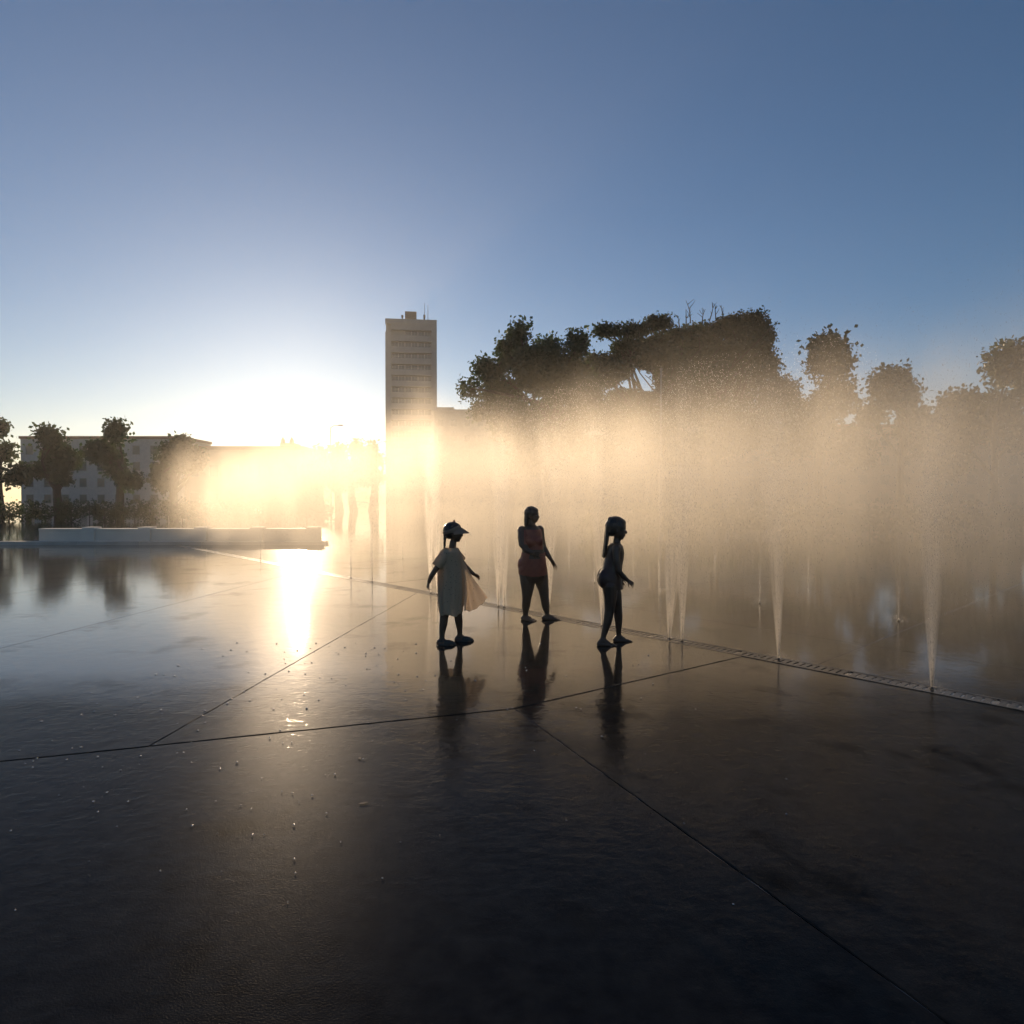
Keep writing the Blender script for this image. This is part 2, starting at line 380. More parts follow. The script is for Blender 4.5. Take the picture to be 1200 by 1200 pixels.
# ---------------------------------------------------------------- tower block and other buildings
def tower():
    Y, z0 = 172.0, -0.09
    X0, X1, H = -33.9, -20.2, 49.2
    W, Dp = X1 - X0, 13.0
    t = empty('tower_block', (X0, Y, z0), R(6.7)); tag(t, 'tall slab-like concrete tower block with rooftop sign frame and masts', 'tower')
    MB().box(0.1, 1.3, 0, W - 0.1, Dp, H - 0.4).build('core_wall', M['concrete'], t)
    MB().box(0, 0, 0, 1.55, 1.32, H - 2.6).build('pier', M['concrete2'], t)
    MB().box(W - 1.45, 0, 0, W, 1.32, H - 0.42).build('pier', M['concrete2'], t)
    MB().box(0, -0.05, H - 0.42, W, Dp + 0.05, H + 0.9).build('parapet', M['concrete2'], t)
    win = None; fh = 3.03
    for k in range(16):
        zt = H - 0.42 - k * fh                      # spandrel band and recessed window row of each storey
        MB().box(1.56, 0.12, zt - 1.55, W - 1.46, 1.29, zt).build('spandrel', M['concrete2'], t)
        n = 6; ww = (W - 3.2) / n
        for i in range(n):
            if k == 0 and i < 2: continue
            x = 1.62 + i * ww
            if win is None:
                win = MB().box(0.02, 1.12, 0, ww - 0.02, 1.292, 0.10).box(0.02, 1.12, 1.37, ww - 0.02, 1.292, 1.47).box(0.02, 1.12, 0.1, 0.14, 1.292, 1.37).box(ww - 0.14, 1.12, 0.1, ww - 0.02, 1.292, 1.37).box(ww/2 - 0.04, 1.14, 0.1, ww/2 + 0.04, 1.29, 1.37).build('window', M['frame'], t, loc=(x, 0, zt - 3.03))
                pane = MB().box(0.14, 1.2, 0.1, ww - 0.14, 1.285, 1.37).build('pane', M['glass'], win)
            else:
                w = inst(win, t, (x, 0, zt - 3.03)); inst(pane, w)
    MB().box(0.55, 0.0, H - 2.58, 0.75, 0.4, H - 0.43).build('corner_post', M['concrete2'], t)
    s = MB()
    for x in (5.4, 7.9): s.tube([(x, 3, H + 0.85), (x, 3, H + 2.4)], 0.12, 6)
    s.build('sign_post', M['metal_grey'], t)
    MB().box(5.1, 2.7, H + 1.7, 8.2, 3.4, H + 3.75).build('rooftop_sign', M['panel'], t)
    MB().tube([(5.1-0.75, 3, H + 0.85), (5.1-0.75, 3, H + 2.0)], 0.16, 8).box(4.1, 2.8, H + 2.0, 4.65, 3.2, H + 2.75).build('ventilator', M['panel'], t)
    MB().tube([(10.3, 3, H + 0.85), (10.3, 3, H + 2.1)], 0.2, 8).box(10.05, 2.8, H + 2.1, 10.6, 3.2, H + 3.0).build('ventilator', M['panel'], t)
    MB().tube([(10.35, 3.4, H + 0.85), (10.35, 3.4, H + 6.4)], [0.09, 0.04], 6).build('mast', M['metal_grey'], t)
    MB().tube([(11.3, 3.4, H + 0.85), (11.3, 3.4, H + 5.8)], [0.09, 0.04], 6).build('mast', M['metal_grey'], t)
tower()

def house(name, label, X0, X1, Y, H, Dp, wallm, rows, cols, cat='building', ztop=0.5, ww=1.2, wh=1.5, roofm=None):
    W = X1 - X0
    t = empty(name, (X0, Y, -0.09)); tag(t, label, cat)
    MB().box(0, 0, 0, W, Dp, H).build('wall', wallm, t)
    MB().box(-0.2, -0.2, H, W + 0.2, Dp + 0.2, H + ztop).build('cornice', roofm or M['concrete2'], t)
    win = None; fh = (H - 0.8) / rows; cw = W / cols
    for r in range(rows):
        for c in range(cols):
            loc = (c*cw + cw/2 - ww/2, 0, r*fh + 1.0)
            if win is None:
                win = MB().box(-0.1, -0.08, -0.12, ww + 0.1, 0.02, 0).box(-0.1, -0.06, wh, ww + 0.1, 0.02, wh + 0.1).box(-0.1, -0.06, 0, 0, 0.02, wh).box(ww, -0.06, 0, ww + 0.1, 0.02, wh).build('window', M['frame'], t, loc=loc)
                pane = MB().box(0, -0.03, 0, ww, 0.015, wh).build('pane', M['glass'], win)
            else: w = inst(win, t, loc); inst(pane, w)
    return t
lb = house('long_building', 'long low flat-roofed building between the tower and the leafy tree', -18.2, 62.0, 150.0, 22.2, 12, M['concrete'], 6, 26)
MB().box(0.4, 0.5, 22.7, 4.5, 8, 23.3).build('roof_plant', M['concrete2'], lb)
ob = house('ochre_building', 'ochre plastered building with two roof pinnacles, fading into sunlit spray', -46.0, -29.4, 90.0, 8.6, 10, M['plaster'], 2, 6, roofm=M['roof'])
MB().box(13.2, 0.6, 9.1, 15.2, 3.5, 9.6).build('roof_stage', M['plaster'], ob)
for x in (13.5, 14.75): MB().tube([(x, 1.0, 9.55), (x, 1.0, 10.0), (x, 1.0, 10.5)], [0.32, 0.3, 0.03], 8).build('pinnacle', M['plaster'], ob)
pb = house('pale_pavilion', 'long pale pavilion half hidden behind the trees and spray', -1.0, 24.0, 52.0, 4.2, 7, M['pale'], 1, 8, ww=1.6, wh=2.2)
house('cream_building', 'cream block with four storeys behind the trees beside the ochre building', -92, -62, 120.0, 13.0, 12, M['pale'], 4, 9, roofm=M['roof'])
house('brick_coloured_building', 'wide plastered block standing behind the dense trees', 40, 88, 110.0, 14.0, 12, M['plaster'], 4, 13, roofm=M['roof'])

# ---------------------------------------------------------------- trees
def leaf_cloud(blobs, n, size, rg, clump=0.3, per=26, flat=1.0):
    """blobs: (x,y,z,rx,ry,rz); returns verts, faces of small folded leaves in clumps"""
    w = np.array([b[3]*b[4]*b[5] for b in blobs]) ** 0.75; w /= w.sum()
    V = []; F = []
    for bi, b in enumerate(blobs):
        k = max(2, int(n * w[bi] / per))
        d = rg.normal(size=(k, 3)); d /= np.linalg.norm(d, axis=1)[:, None]
        rr = rg.uniform(0.25, 1.0, size=(k, 1)) ** 0.5 * rg.uniform(0.78, 1.02, size=(k, 1))
        cc = np.array(b[:3]) + d * rr * np.array(b[3:6])
        cs = clump * rg.uniform(0.6, 1.4, size=(k, 1))
        p = np.repeat(cc, per, axis=0) + np.clip(rg.normal(size=(k*per, 3)), -1.35, 1.35) * np.repeat(cs, per, axis=0) * np.array([1, 1, flat])
        m = len(p)
        u = rg.normal(size=(m, 3)); u[:, 2] -= 0.35; u /= np.linalg.norm(u, axis=1)[:, None]
        v = np.cross(u, rg.normal(size=(m, 3))); v /= np.linalg.norm(v, axis=1)[:, None]
        L = size * rg.uniform(0.6, 1.4, size=(m, 1)); wd = L * 0.34
        V.append(np.stack([p, p + u*L*0.5 + v*wd, p + u*L, p + u*L*0.5 - v*wd], axis=1).reshape(-1, 3))
    V = np.concatenate(V); q = len(V) // 4
    return V, np.arange(q * 4).reshape(q, 4)
def np_mesh(name, V, F, m, parent=None, smooth=False):
    me = bpy.data.meshes.new(name); k = F.shape[1]
    me.vertices.add(len(V)); me.vertices.foreach_set('co', V.astype(np.float32).ravel())
    me.loops.add(F.size); me.loops.foreach_set('vertex_index', F.astype(np.int32).ravel())
    me.polygons.add(len(F)); me.polygons.foreach_set('loop_start', np.arange(0, F.size, k, dtype=np.int32))
    me.update(calc_edges=True); me.materials.append(m)
    if smooth: me.polygons.foreach_set('use_smooth', [True]*len(me.polygons))
    o = bpy.data.objects.new(name, me); return link(o, parent)
def limb(mb, a, b, r0, r1, rg, bend=0.12, n=7):
    a, b = Vector(a), Vector(b); L = (b - a).length; pts = []; rr = []
    o = Vector(rg.normal(size=3)) * L * bend; o.z = abs(o.z) * 0.6
    for i in range(n):
        t = i / (n - 1); pts.append(a.lerp(b, t) + o * math.sin(math.pi * t)); rr.append(r0 + (r1 - r0) * t)
    mb.tube(pts, rr, 7); return pts
def tree(name, label, base, blobs, trunk_top, tr, n, size, leafm, seed, clump=0.3, per=26, flat=1.0, group=None, twigs=None, nlimb=None):
    rg = np.random.default_rng(seed)
    t = empty(name, (base[0], base[1], -0.09)); tag(t, label, 'tree', group)
    B = [(b[0]-base[0], b[1]-base[1], b[2]+0.09, *b[3:]) for b in blobs]
    top = Vector((trunk_top[0]-base[0], trunk_top[1]-base[1], trunk_top[2]))
    mb = MB(); pts = limb(mb, (0, 0, -0.05), top, tr, tr*0.55, rg, 0.05, 8); mb.build('trunk', M['bark'], t, True)
    for b in (B if nlimb is None else B[:nlimb]):
        mb = MB(); c = Vector(b[:3]); st = pts[rg.integers(3, 8)]
        q = limb(mb, st, c, tr*0.42, 0.03, rg, 0.10)
        for k in range(4):
            e = c + Vector(rg.normal(size=3)) * 0.5 * min(b[3:6]) + Vector((rg.uniform(-.6,.6)*b[3], rg.uniform(-.6,.6)*b[4], rg.uniform(-.2,.7)*b[5]))
            limb(mb, q[rg.integers(3, 6)], e, tr*0.14, 0.015, rg, 0.08, 5)
        mb.build('branch', M['bark'], t, True)
    k_ = 0.95 * clump; B = [(*b[:3], max(b[3]-k_, .5*b[3]), max(b[4]-k_, .5*b[4]), max(b[5]-k_*max(flat, .7), .45*b[5])) for b in B]
    V, F = leaf_cloud(B, n, size, rg, clump, per, flat)
    tag(np_mesh('crown', V, F, leafm, t), kind='stuff')
    if twigs:
        for (x, y, z, h) in twigs:
            mb = MB(); a = Vector((x-base[0], y-base[1], z)); 
            tip = a + Vector((rg.uniform(-.25,.25)*h, 0, h)); q = limb(mb, a, tip, 0.035, 0.012, rg, 0.05, 6)
            for k in range(4):
                s = q[rg.integers(1, 5)]; e = s + Vector((rg.uniform(-.35,.35)*h, rg.uniform(-.3,.3)*h, rg.uniform(.2,.45)*h)); limb(mb, s, e, 0.018, 0.008, rg, 0.06, 4)
            mb.build('bare_twig', M['bark'], t, True)
    return t
def at(px, py, Y): return ((px - 600) / FPX * Y, CAM_H + (HOR - py) / FPX * Y)
def blobset(Y, spec, dep=0.9, seed=0):
    rg = random.Random(seed); out = []
    for s in spec:
        px, py, rx = s[:3]; rz = s[3] if len(s) > 3 else rx
        x, z = at(px, py, Y); k = Y / FPX
        out.append((x, Y + rg.uniform(-dep, dep) * 1.6, z, rx*k, max(rx, rz)*k*dep, rz*k))
    return out
Y1 = 30.0
tree('broadleaf_tree', 'leafy green tree with pointed tufted crown rising behind the spray', (*[at(640, 586, Y1)[0]], Y1),
     blobset(Y1, [(609,396,12,15),(601,412,22,20),(574,436,20,16),(551,456,13,12),(642,408,16,18),(672,412,14,18),(630,440,36,28),(588,462,28,22),(660,450,34,30),(604,496,32,24),(650,500,42,34),(684,470,24,34),(565,478,16,12),(625,530,34,26)], seed=3),
     (at(632, 470, Y1)[0], Y1, at(632, 470, Y1)[1]), 0.24, 72000, 0.18, M['leaf'], 21, clump=0.27, per=26)
Y2 = 34.0
tree('spreading_tree', 'wide spreading dark tree with flat leaf layers and gaps of sky', (at(768, 586, Y2)[0], Y2),
     blobset(Y2, [(716,386,22,8),(745,384,22,9),(774,375,20,11),(797,386,16,11),(690,434,16,18),(728,418,24,13),(712,442,20,13),(752,424,18,12),(704,418,16,12),(738,404,24,10),(778,402,26,18),(705,448,20,14),(732,468,26,12),(768,426,26,14),(790,440,26,26),(760,474,26,16),(715,492,28,18),(800,480,32,26),(755,510,40,20),(700,526,28,16),(800,525,34,22)], seed=5),
     (at(772, 455, Y2)[0], Y2, at(772, 455, Y2)[1]), 0.30, 76000, 0.17, M['leaf_flat'], 31, clump=0.30, per=26, flat=0.55)
Y3 = 37.0
tw = [(at(px, py, Y3)[0], Y3, at(px, py, Y3)[1], h) for px, py, h in ((803,380,0.9),(808,378,1.3),(822,378,0.8),(830,376,0.9),(838,375,0.8),(795,384,0.7),(846,370,0.6))]
tree('dense_tree', 'dense dark tree with bare twigs sticking out of its top', (at(846, 586, Y3)[0], Y3),
     blobset(Y3, [(852,389,24,14),(824,392,26,18),(808,420,22,18),(838,446,24,18),(866,410,26,22),(804,398,18,14),(790,400,16,14),(872,382,20,11),(836,386,14,9),(882,396,26,22),(842,420,36,22),(880,432,34,26),(822,446,24,14),(862,466,34,20),(826,486,24,18),(870,508,36,22),(835,520,30,20),(905,470,24,30)], seed=8),
     (at(850, 450, Y3)[0], Y3, at(850, 450, Y3)[1]), 0.32, 95000, 0.18, M['leaf_flat'], 41, clump=0.32, per=26, flat=0.7, twigs=tw)
def outer(name, label, Y, px, top, w, seed, leafm, group=None, n=7000, size=0.28, cl=0.36):
    rg = random.Random(seed); sp = []
    h = HOR - top
    sp.append((px, top + 0.16*h, w*0.42, 0.16*h))
    for k in range(8):
        a = rg.uniform(-1, 1); sp.append((px + a*w*0.75, top + rg.uniform(0.22, 0.66)*h + abs(a)*0.12*h, w*rg.uniform(0.26, 0.42), h*rg.uniform(0.09, 0.16)))
    return tree(name, label, (at(px, 586, Y)[0], Y), blobset(Y, sp, seed=seed), (at(px, 0, Y)[0], Y, at(px, top + 0.5*h, Y)[1]), Y*0.007, n, size, leafm, seed, clump=cl, group=group)
outer('plane_tree', 'tall rounded tree next to the dense twiggy tree', 36, 962, 392, 62, 51, M['leaf'], n=16000)
outer('plane_tree', 'bushy tree with broad lumpy crown beside the tall rounded tree', 39, 1060, 420, 66, 52, M['leaf'], n=16000)
outer('plane_tree', 'lower wide tree ending the right row beyond the bushy tree', 42, 1165, 402, 70, 57, M['leaf_flat'], n=16000)
for i, (px, top, w, lab) in enumerate(((377, 524, 13, 'small hazy tree beside the ochre building'), (398, 520, 14, 'hazy tree between two paler trees under the low sun'), (415, 514, 13, 'tallest of the hazy trees in front of the glowing sky'), (436, 517, 15, 'hazy tree touching the foot of the tower block'))):
    outer('hazy_tree', lab, 80 + i*3, px, top, w, 60 + i, M['leaf'], 'hazy trees beside the tower', n=2600, size=0.5, cl=0.5)
for i, (px, top, w, lab) in enumerate(((205, 508, 30, 'round tree standing in front of the ochre building end'), (140, 492, 34, 'tall tree before the cream block'), (70, 500, 36, 'broad tree beyond the tall one before the cream block'), (0, 488, 40, 'big tree at the far end of the left row'))):
    outer('park_tree', lab, 60 + i*4, px, top, w, 70 + i, M['leaf'], 'park trees past the ochre building', n=5000, size=0.4, cl=0.45)
# low clipped hedge masses behind the trees
def hedge(name, label, x0, x1, y, h, seed):
    rg = np.random.default_rng(seed); t = empty(name, ((x0+x1)/2, y, -0.09)); tag(t, label, 'hedge')
    n = int((x1-x0)/1.1); bl = [((i+0.5)/n*(x1-x0)-(x1-x0)/2, rg.uniform(-.2,.2), h*rg.uniform(.42,.55), 0.8, 0.6, h*0.5) for i in range(n)]
    V, F = leaf_cloud(bl, 420*n, 0.2, rg, 0.22, 24); V[:, 2] = np.maximum(V[:, 2], 0.0)
    mb = MB()
    for b in bl: mb.tube([(b[0], b[1], -0.02), (b[0], b[1], h*0.6)], [0.04, 0.02], 5)
    tag(mb.build('stem', M['bark'], t), kind='stuff'); tag(np_mesh('foliage', V, F, M['leaf'], t), kind='stuff')
hedge('hedge', 'clipped hedge at the foot of the dark trees', 3.0, 26.0, 27.0, 1.5, 81)
hedge('hedge', 'low hedge running toward the ochre building', -40.0, -13.0, 46.0, 1.6, 82)
# ---------------------------------------------------------------- street lamps
def lamp(label, px, top, Y, arm, r=0.07, hs=1.0):
    x, z = at(px, top, Y); t = empty('street_lamp', (x, Y, -0.09)); tag(t, label, 'street lamp')
    MB().tube([(0,0,0),(0,0,0.5),(0,0,z)], [r*1.3, r, r*0.6], 10).build('pole', M['metal_grey'], t, True)
    MB().tube([(0,0,0),(0,0,0.28)], r*2, 10).build('base', M['metal_grey'], t)
    if arm:
        MB().tube([(0,0,z-0.05),(arm*0.4,0,z+0.18),(arm,0,z+0.22)], r*0.5, 8).build('arm', M['metal_grey'], t, True)
        MB().ell((arm*1.2,0,z+0.22),(abs(arm)*0.38,0.14,0.08)).build('lamp_head', M['metal_grey'], t, True)
    else:
        MB().loft([((0,0,z-0.02),.06*hs,.06*hs,0),((0,0,z+0.1*hs),.2*hs,.2*hs,0),((0,0,z+0.34*hs),.26*hs,.26*hs,0),((0,0,z+0.42*hs),.1*hs,.1*hs,0)], 12).build('lamp_head', M['metal_grey'], t)
lamp('slim pale lamp post standing in front of the dark trees', 774, 432, 24, 0, 0.05, 0.22)
lamp('thin distant lamp post rising above the hazy trees', 388, 500, 70, 0.9)
lamp('distant lamp post close against the tower block edge', 443, 519, 75, 0.8)

# ---------------------------------------------------------------- water jets
def octs(p, d, L, r):               # elongated drops: p (n,3), unit d (n,3), half length L, radius r
    m = len(p); u = np.cross(d, np.array([0.3, 0.8, 0.1])); u /= np.linalg.norm(u, axis=1)[:, None]; v = np.cross(d, u)
    L = L[:, None]; r = r[:, None]
    V = np.stack([p - d*L, p + u*r, p + v*r, p - u*r, p - v*r, p + d*L], axis=1).reshape(-1, 3)
    t = np.array([[0,2,1],[0,3,2],[0,4,3],[0,1,4],[5,1,2],[5,2,3],[5,3,4],[5,4,1]])
    F = (np.arange(m)[:, None, None] * 6 + t[None]).reshape(-1, 3); return V, F
def jet_mesh(seed, H, n, spread):
    rg = np.random.default_rng(seed); g = 9.81; v0 = math.sqrt(2*g*H)
    T = 2*v0/g
    t = rg.uniform(0, 1, n) ** 2.0 * T * 0.86; vz = v0 * rg.uniform(0.72, 1.02, n)
    ang = rg.uniform(0, 2*math.pi, n); sp = np.abs(rg.normal(0, spread, n)) * v0
    x = sp*np.cos(ang)*t + 0.10*t**2; y = sp*np.sin(ang)*t - 0.06*t**2; z = vz*t - g*t*t/2 + 0.01
    k = z > 0.02; t, x, y, z, vz, sp, ang = (q[k] for q in (t, x, y, z, vz, sp, ang))
    d = np.stack([sp*np.cos(ang), sp*np.sin(ang), vz - g*t], 1); d /= np.linalg.norm(d, axis=1)[:, None]
    L = 0.004 + 0.010*np.abs(vz - g*t)/v0*rg.uniform(.5, 1.3, len(t)); r = rg.uniform(0.0008, 0.0021, len(t))
    return octs(np.stack([x, y, z], 1), d, L, r)
def spray_mat():
    m, n, l, b = mat('jet_spray'); n.remove(b)
    pv = n.new('ShaderNodeVolumePrincipled'); pv.inputs['Color'].default_value = (0.98, 0.95, 0.90, 1); pv.inputs['Anisotropy'].default_value = 0.75
    def mth(op, a, c=0.0, clamp=False):
        x = n.new('ShaderNodeMath'); x.operation = op; x.use_clamp = clamp
        for i, v in enumerate((a, c)):
            if isinstance(v, (int, float)): x.inputs[i].default_value = v
            else: l.new(v, x.inputs[i])
        return x.outputs[0]
    tc = n.new('ShaderNodeTexCoord'); sp = n.new('ShaderNodeSeparateXYZ'); l.new(tc.outputs['Object'], sp.inputs[0]); X, Y, Z = sp.outputs
    rad = mth('SQRT', mth('ADD', mth('MULTIPLY', X, X), mth('MULTIPLY', Y, Y)))
    edge = mth('ADD', 0.008, mth('MULTIPLY', Z, 0.088))
    oi_ = n.new('ShaderNodeObjectInfo'); cb = n.new('ShaderNodeCombineXYZ')
    l.new(mth('DIVIDE', X, edge), cb.inputs[0]); l.new(mth('DIVIDE', Y, edge), cb.inputs[1]); l.new(mth('ADD', mth('MULTIPLY', Z, 0.7), mth('MULTIPLY', oi_.outputs['Random'], 50.0)), cb.inputs[2])
    ns = n.new('ShaderNodeTexNoise'); ns.inputs['Scale'].default_value = 2.6; ns.inputs['Detail'].default_value = 2.0; l.new(cb.outputs[0], ns.inputs['Vector'])
    mr = n.new('ShaderNodeMapRange'); mr.inputs[1].default_value = 0.38; mr.inputs[2].default_value = 0.62; mr.inputs[3].default_value = 0.12; mr.inputs[4].default_value = 1.7; l.new(ns.outputs[0], mr.inputs[0])
    u = mth('DIVIDE', rad, edge); soft = mth('MULTIPLY', mth('SUBTRACT', 1.0, mth('MULTIPLY', u, u), True), mr.outputs[0])
    fall = mth('DIVIDE', 1.0, mth('ADD', 0.035, mth('MULTIPLY', mth('MULTIPLY', Z, Z), 1.0)))
    top = mth('SUBTRACT', 1.0, mth('DIVIDE', Z, 2.5), True)
    l.new(mth('MULTIPLY', mth('MULTIPLY', mth('MULTIPLY', soft, fall), top), SPRAY), pv.inputs['Density'])
    l.new(pv.outputs[0], n['Material Output'].inputs['Volume'])
    return m
SPRAY = 7.0
M['spray'] = spray_mat()
def jet(label, x, y, H, n, spread, seed, group=None, pl=False):
    t = empty('water_jet', (x, y, 0)); tag(t, label, 'water jet', group)
    MB().tube([(0,0,-0.02),(0,0,0.012)], 0.016, 12).tube([(0,0,0.012),(0,0,0.02)], [0.012, 0.007], 12).build('nozzle', M['steel'], t)
    rg = random.Random(seed); pts = [(rg.uniform(-.001,.001)*k, rg.uniform(-.001,.001)*k, 0.015 + 0.03*k) for k in range(9)]
    MB().tube(pts, [0.0046 - 0.0004*k for k in range(9)], 7).build('stream', M['water'], t, True)
    V, F = jet_mesh(seed, H, n, spread); rs = np.random.default_rng(seed + 999); a = rs.uniform(0, 2*math.pi, 160); q = np.abs(rs.normal(0, .09, 160)) + .015
    V2, F2 = octs(np.stack([q*np.cos(a), q*np.sin(a), rs.uniform(.004, .10, 160)*np.exp(-q*6)], 1), np.tile(np.array([[.3, .2, .93]]), (160, 1)), rs.uniform(.002, .006, 160), rs.uniform(.0015, .003, 160)); F = np.concatenate([F, F2 + len(V)]); V = np.concatenate([V, V2]); tag(np_mesh('spray', V, F, M['drops'], t), kind='stuff')
    if pl: plume(t, seed)
def plume(t, seed):
    rings = [((0,0,0.022),.009,.009,0)] + [((0,0,z),.008+.088*z,.008+.088*z,0) for z in (0.1, 0.25, 0.5, 0.9, 1.4, 1.9, 2.4, 2.5)]
    o = MB().loft(rings, 20).build('spray_plume', M['spray'], t); q = random.Random(seed)
    o.scale = (q.uniform(.75, 1.25), q.uniform(.75, 1.25), q.uniform(.8, 1.12)); o.rotation_euler = (q.uniform(-.035, .035), q.uniform(-.03, .05), q.uniform(0, 6))
def on_row(t, off=0.0): return D0 + Ddir * t + Dn * off
rowjets = [(-1.37, 9.78, 'left jet of the pair spurting behind the girl in the visor'), (-1.23, 9.66, 'right jet of the pair spurting behind the girl in the visor'),
           (-0.24, 8.63, 'left jet of the pair between the visor girl and the stocky bather'), (-0.15, 8.55, 'right jet of the pair between the visor girl and the stocky bather'),
           (0.49, 8.0, 'jet right behind the stocky bather'), (1.06, 7.33, 'jet rising behind the legs of the girl with the ponytail'),
           (1.62, 6.62, 'left jet of the pair ahead of the girl with the ponytail'), (1.72, 6.50, 'right jet of the pair ahead of the girl with the ponytail'),
           (-2.55, 11.15, 'near jet of the faint sunlit pair at the drain'), (-3.05, 11.75, 'far jet of the faint sunlit pair at the drain')]
for i, (x, y, lab) in enumerate(rowjets): 
    q = Vector((x, y)) - D0; p = on_row(q.dot(Ddir)); jet(lab, p.x, p.y, 2.5 + 0.5*rnd.random(), 2200, 0.06, 100 + i, None, i < 8)
for i, (t, lab) in enumerate(((-9.2, 'glowing jet before the ochre building, farther from the tower of the two'), (-7.6, 'glowing jet before the ochre building, closer to the tower of the two'),
                              (3.4, 'lone jet on the drain just past the pair ahead of the ponytail child'), (4.6, 'last lone jet of the drain row, standing before the outer trees'))):
    p = on_row(t); jet(lab, p.x, p.y, 2.6, 600 if t < 0 else 1500, 0.06, 130 + i, 'outer jets of the drain row', t > 0)
for i in range(10):
    p = on_row(-9 + i*1.55 + rnd.uniform(-.2,.2), 2.9); jet('tall jet of the rear row wrapped in golden spray', p.x, p.y, 3.6 + rnd.random()*0.8, 1600, 0.05, 150 + i, 'rear row of jets')
for i in range(8):
    p = on_row(-9 + i*2.0 + rnd.uniform(-.2,.2), 6.1); jet('distant jet of the third row lost in the mist', p.x, p.y, 3.6 + rnd.random()*0.8, 1200, 0.05, 170 + i, 'third row of jets')

# drifting drops of spray over the rows
def field(n, seed):
    rg = np.random.default_rng(seed)
    t = rg.uniform(-15, 5.0, n); off = np.abs(rg.normal(0, 2.6, n)) - 0.1
    z = np.where(rg.uniform(size=n) < 0.8, np.abs(rg.normal(1.9, 0.8, n)), rg.uniform(0.2, 3.6, n)) * np.clip(0.75 + 0.12*off, 0.5, 1.15)
    col = 0.5 + 0.5*np.sin(t*2.6 + np.sin(off*1.3)*1.2); k = rg.uniform(size=n) < (0.30 + 0.70*col) 
    t, off, z = t[k], off[k], z[k]
    p = np.stack([D0.x + Ddir.x*t + Dn.x*off, D0.y + Ddir.y*t + Dn.y*off, z], 1)
    d = np.stack([rg.normal(0.08, 0.12, len(t)), rg.normal(0, 0.1, len(t)), -np.ones(len(t))], 1); d /= np.linalg.norm(d, axis=1)[:, None]
    return octs(p, d, rg.uniform(0.004, 0.010, len(t)), rg.uniform(0.0012, 0.0026, len(t)))
def field_high(n, seed):
    rg = np.random.default_rng(seed)
    t = rg.uniform(-5.5, 3.4, n); off = np.abs(rg.normal(0.9, 1.7, n)); pl = 0.5 + 0.5*np.sin(t*3.1 + np.sin(off*2.0)); h = rg.uniform(0, 1, n)**1.6
    z = (1.75 + h*2.0*(0.55 + 0.45*pl))*(0.76 + 0.075*off)
    p = np.stack([D0.x + Ddir.x*t + Dn.x*off, D0.y + Ddir.y*t + Dn.y*off, z], 1)
    d = np.stack([rg.normal(0.1, 0.15, n), rg.normal(0, 0.1, n), -np.ones(n)], 1); d /= np.linalg.norm(d, axis=1)[:, None]
    return octs(p, d, rg.uniform(0.002, 0.008, n), rg.uniform(0.0010, 0.0024, n))
V, F = field_high(75000, 6); tag(np_mesh('spray_drops', V, F, M['drops_high']), 'sparkling drops of spray thrown up in front of the trees', 'spray', kind='stuff')
V, F = field(80000, 5); tag(np_mesh('spray_drops', V, F, M['drops']), 'fine golden drops of spray drifting over the jets', 'spray', kind='stuff')

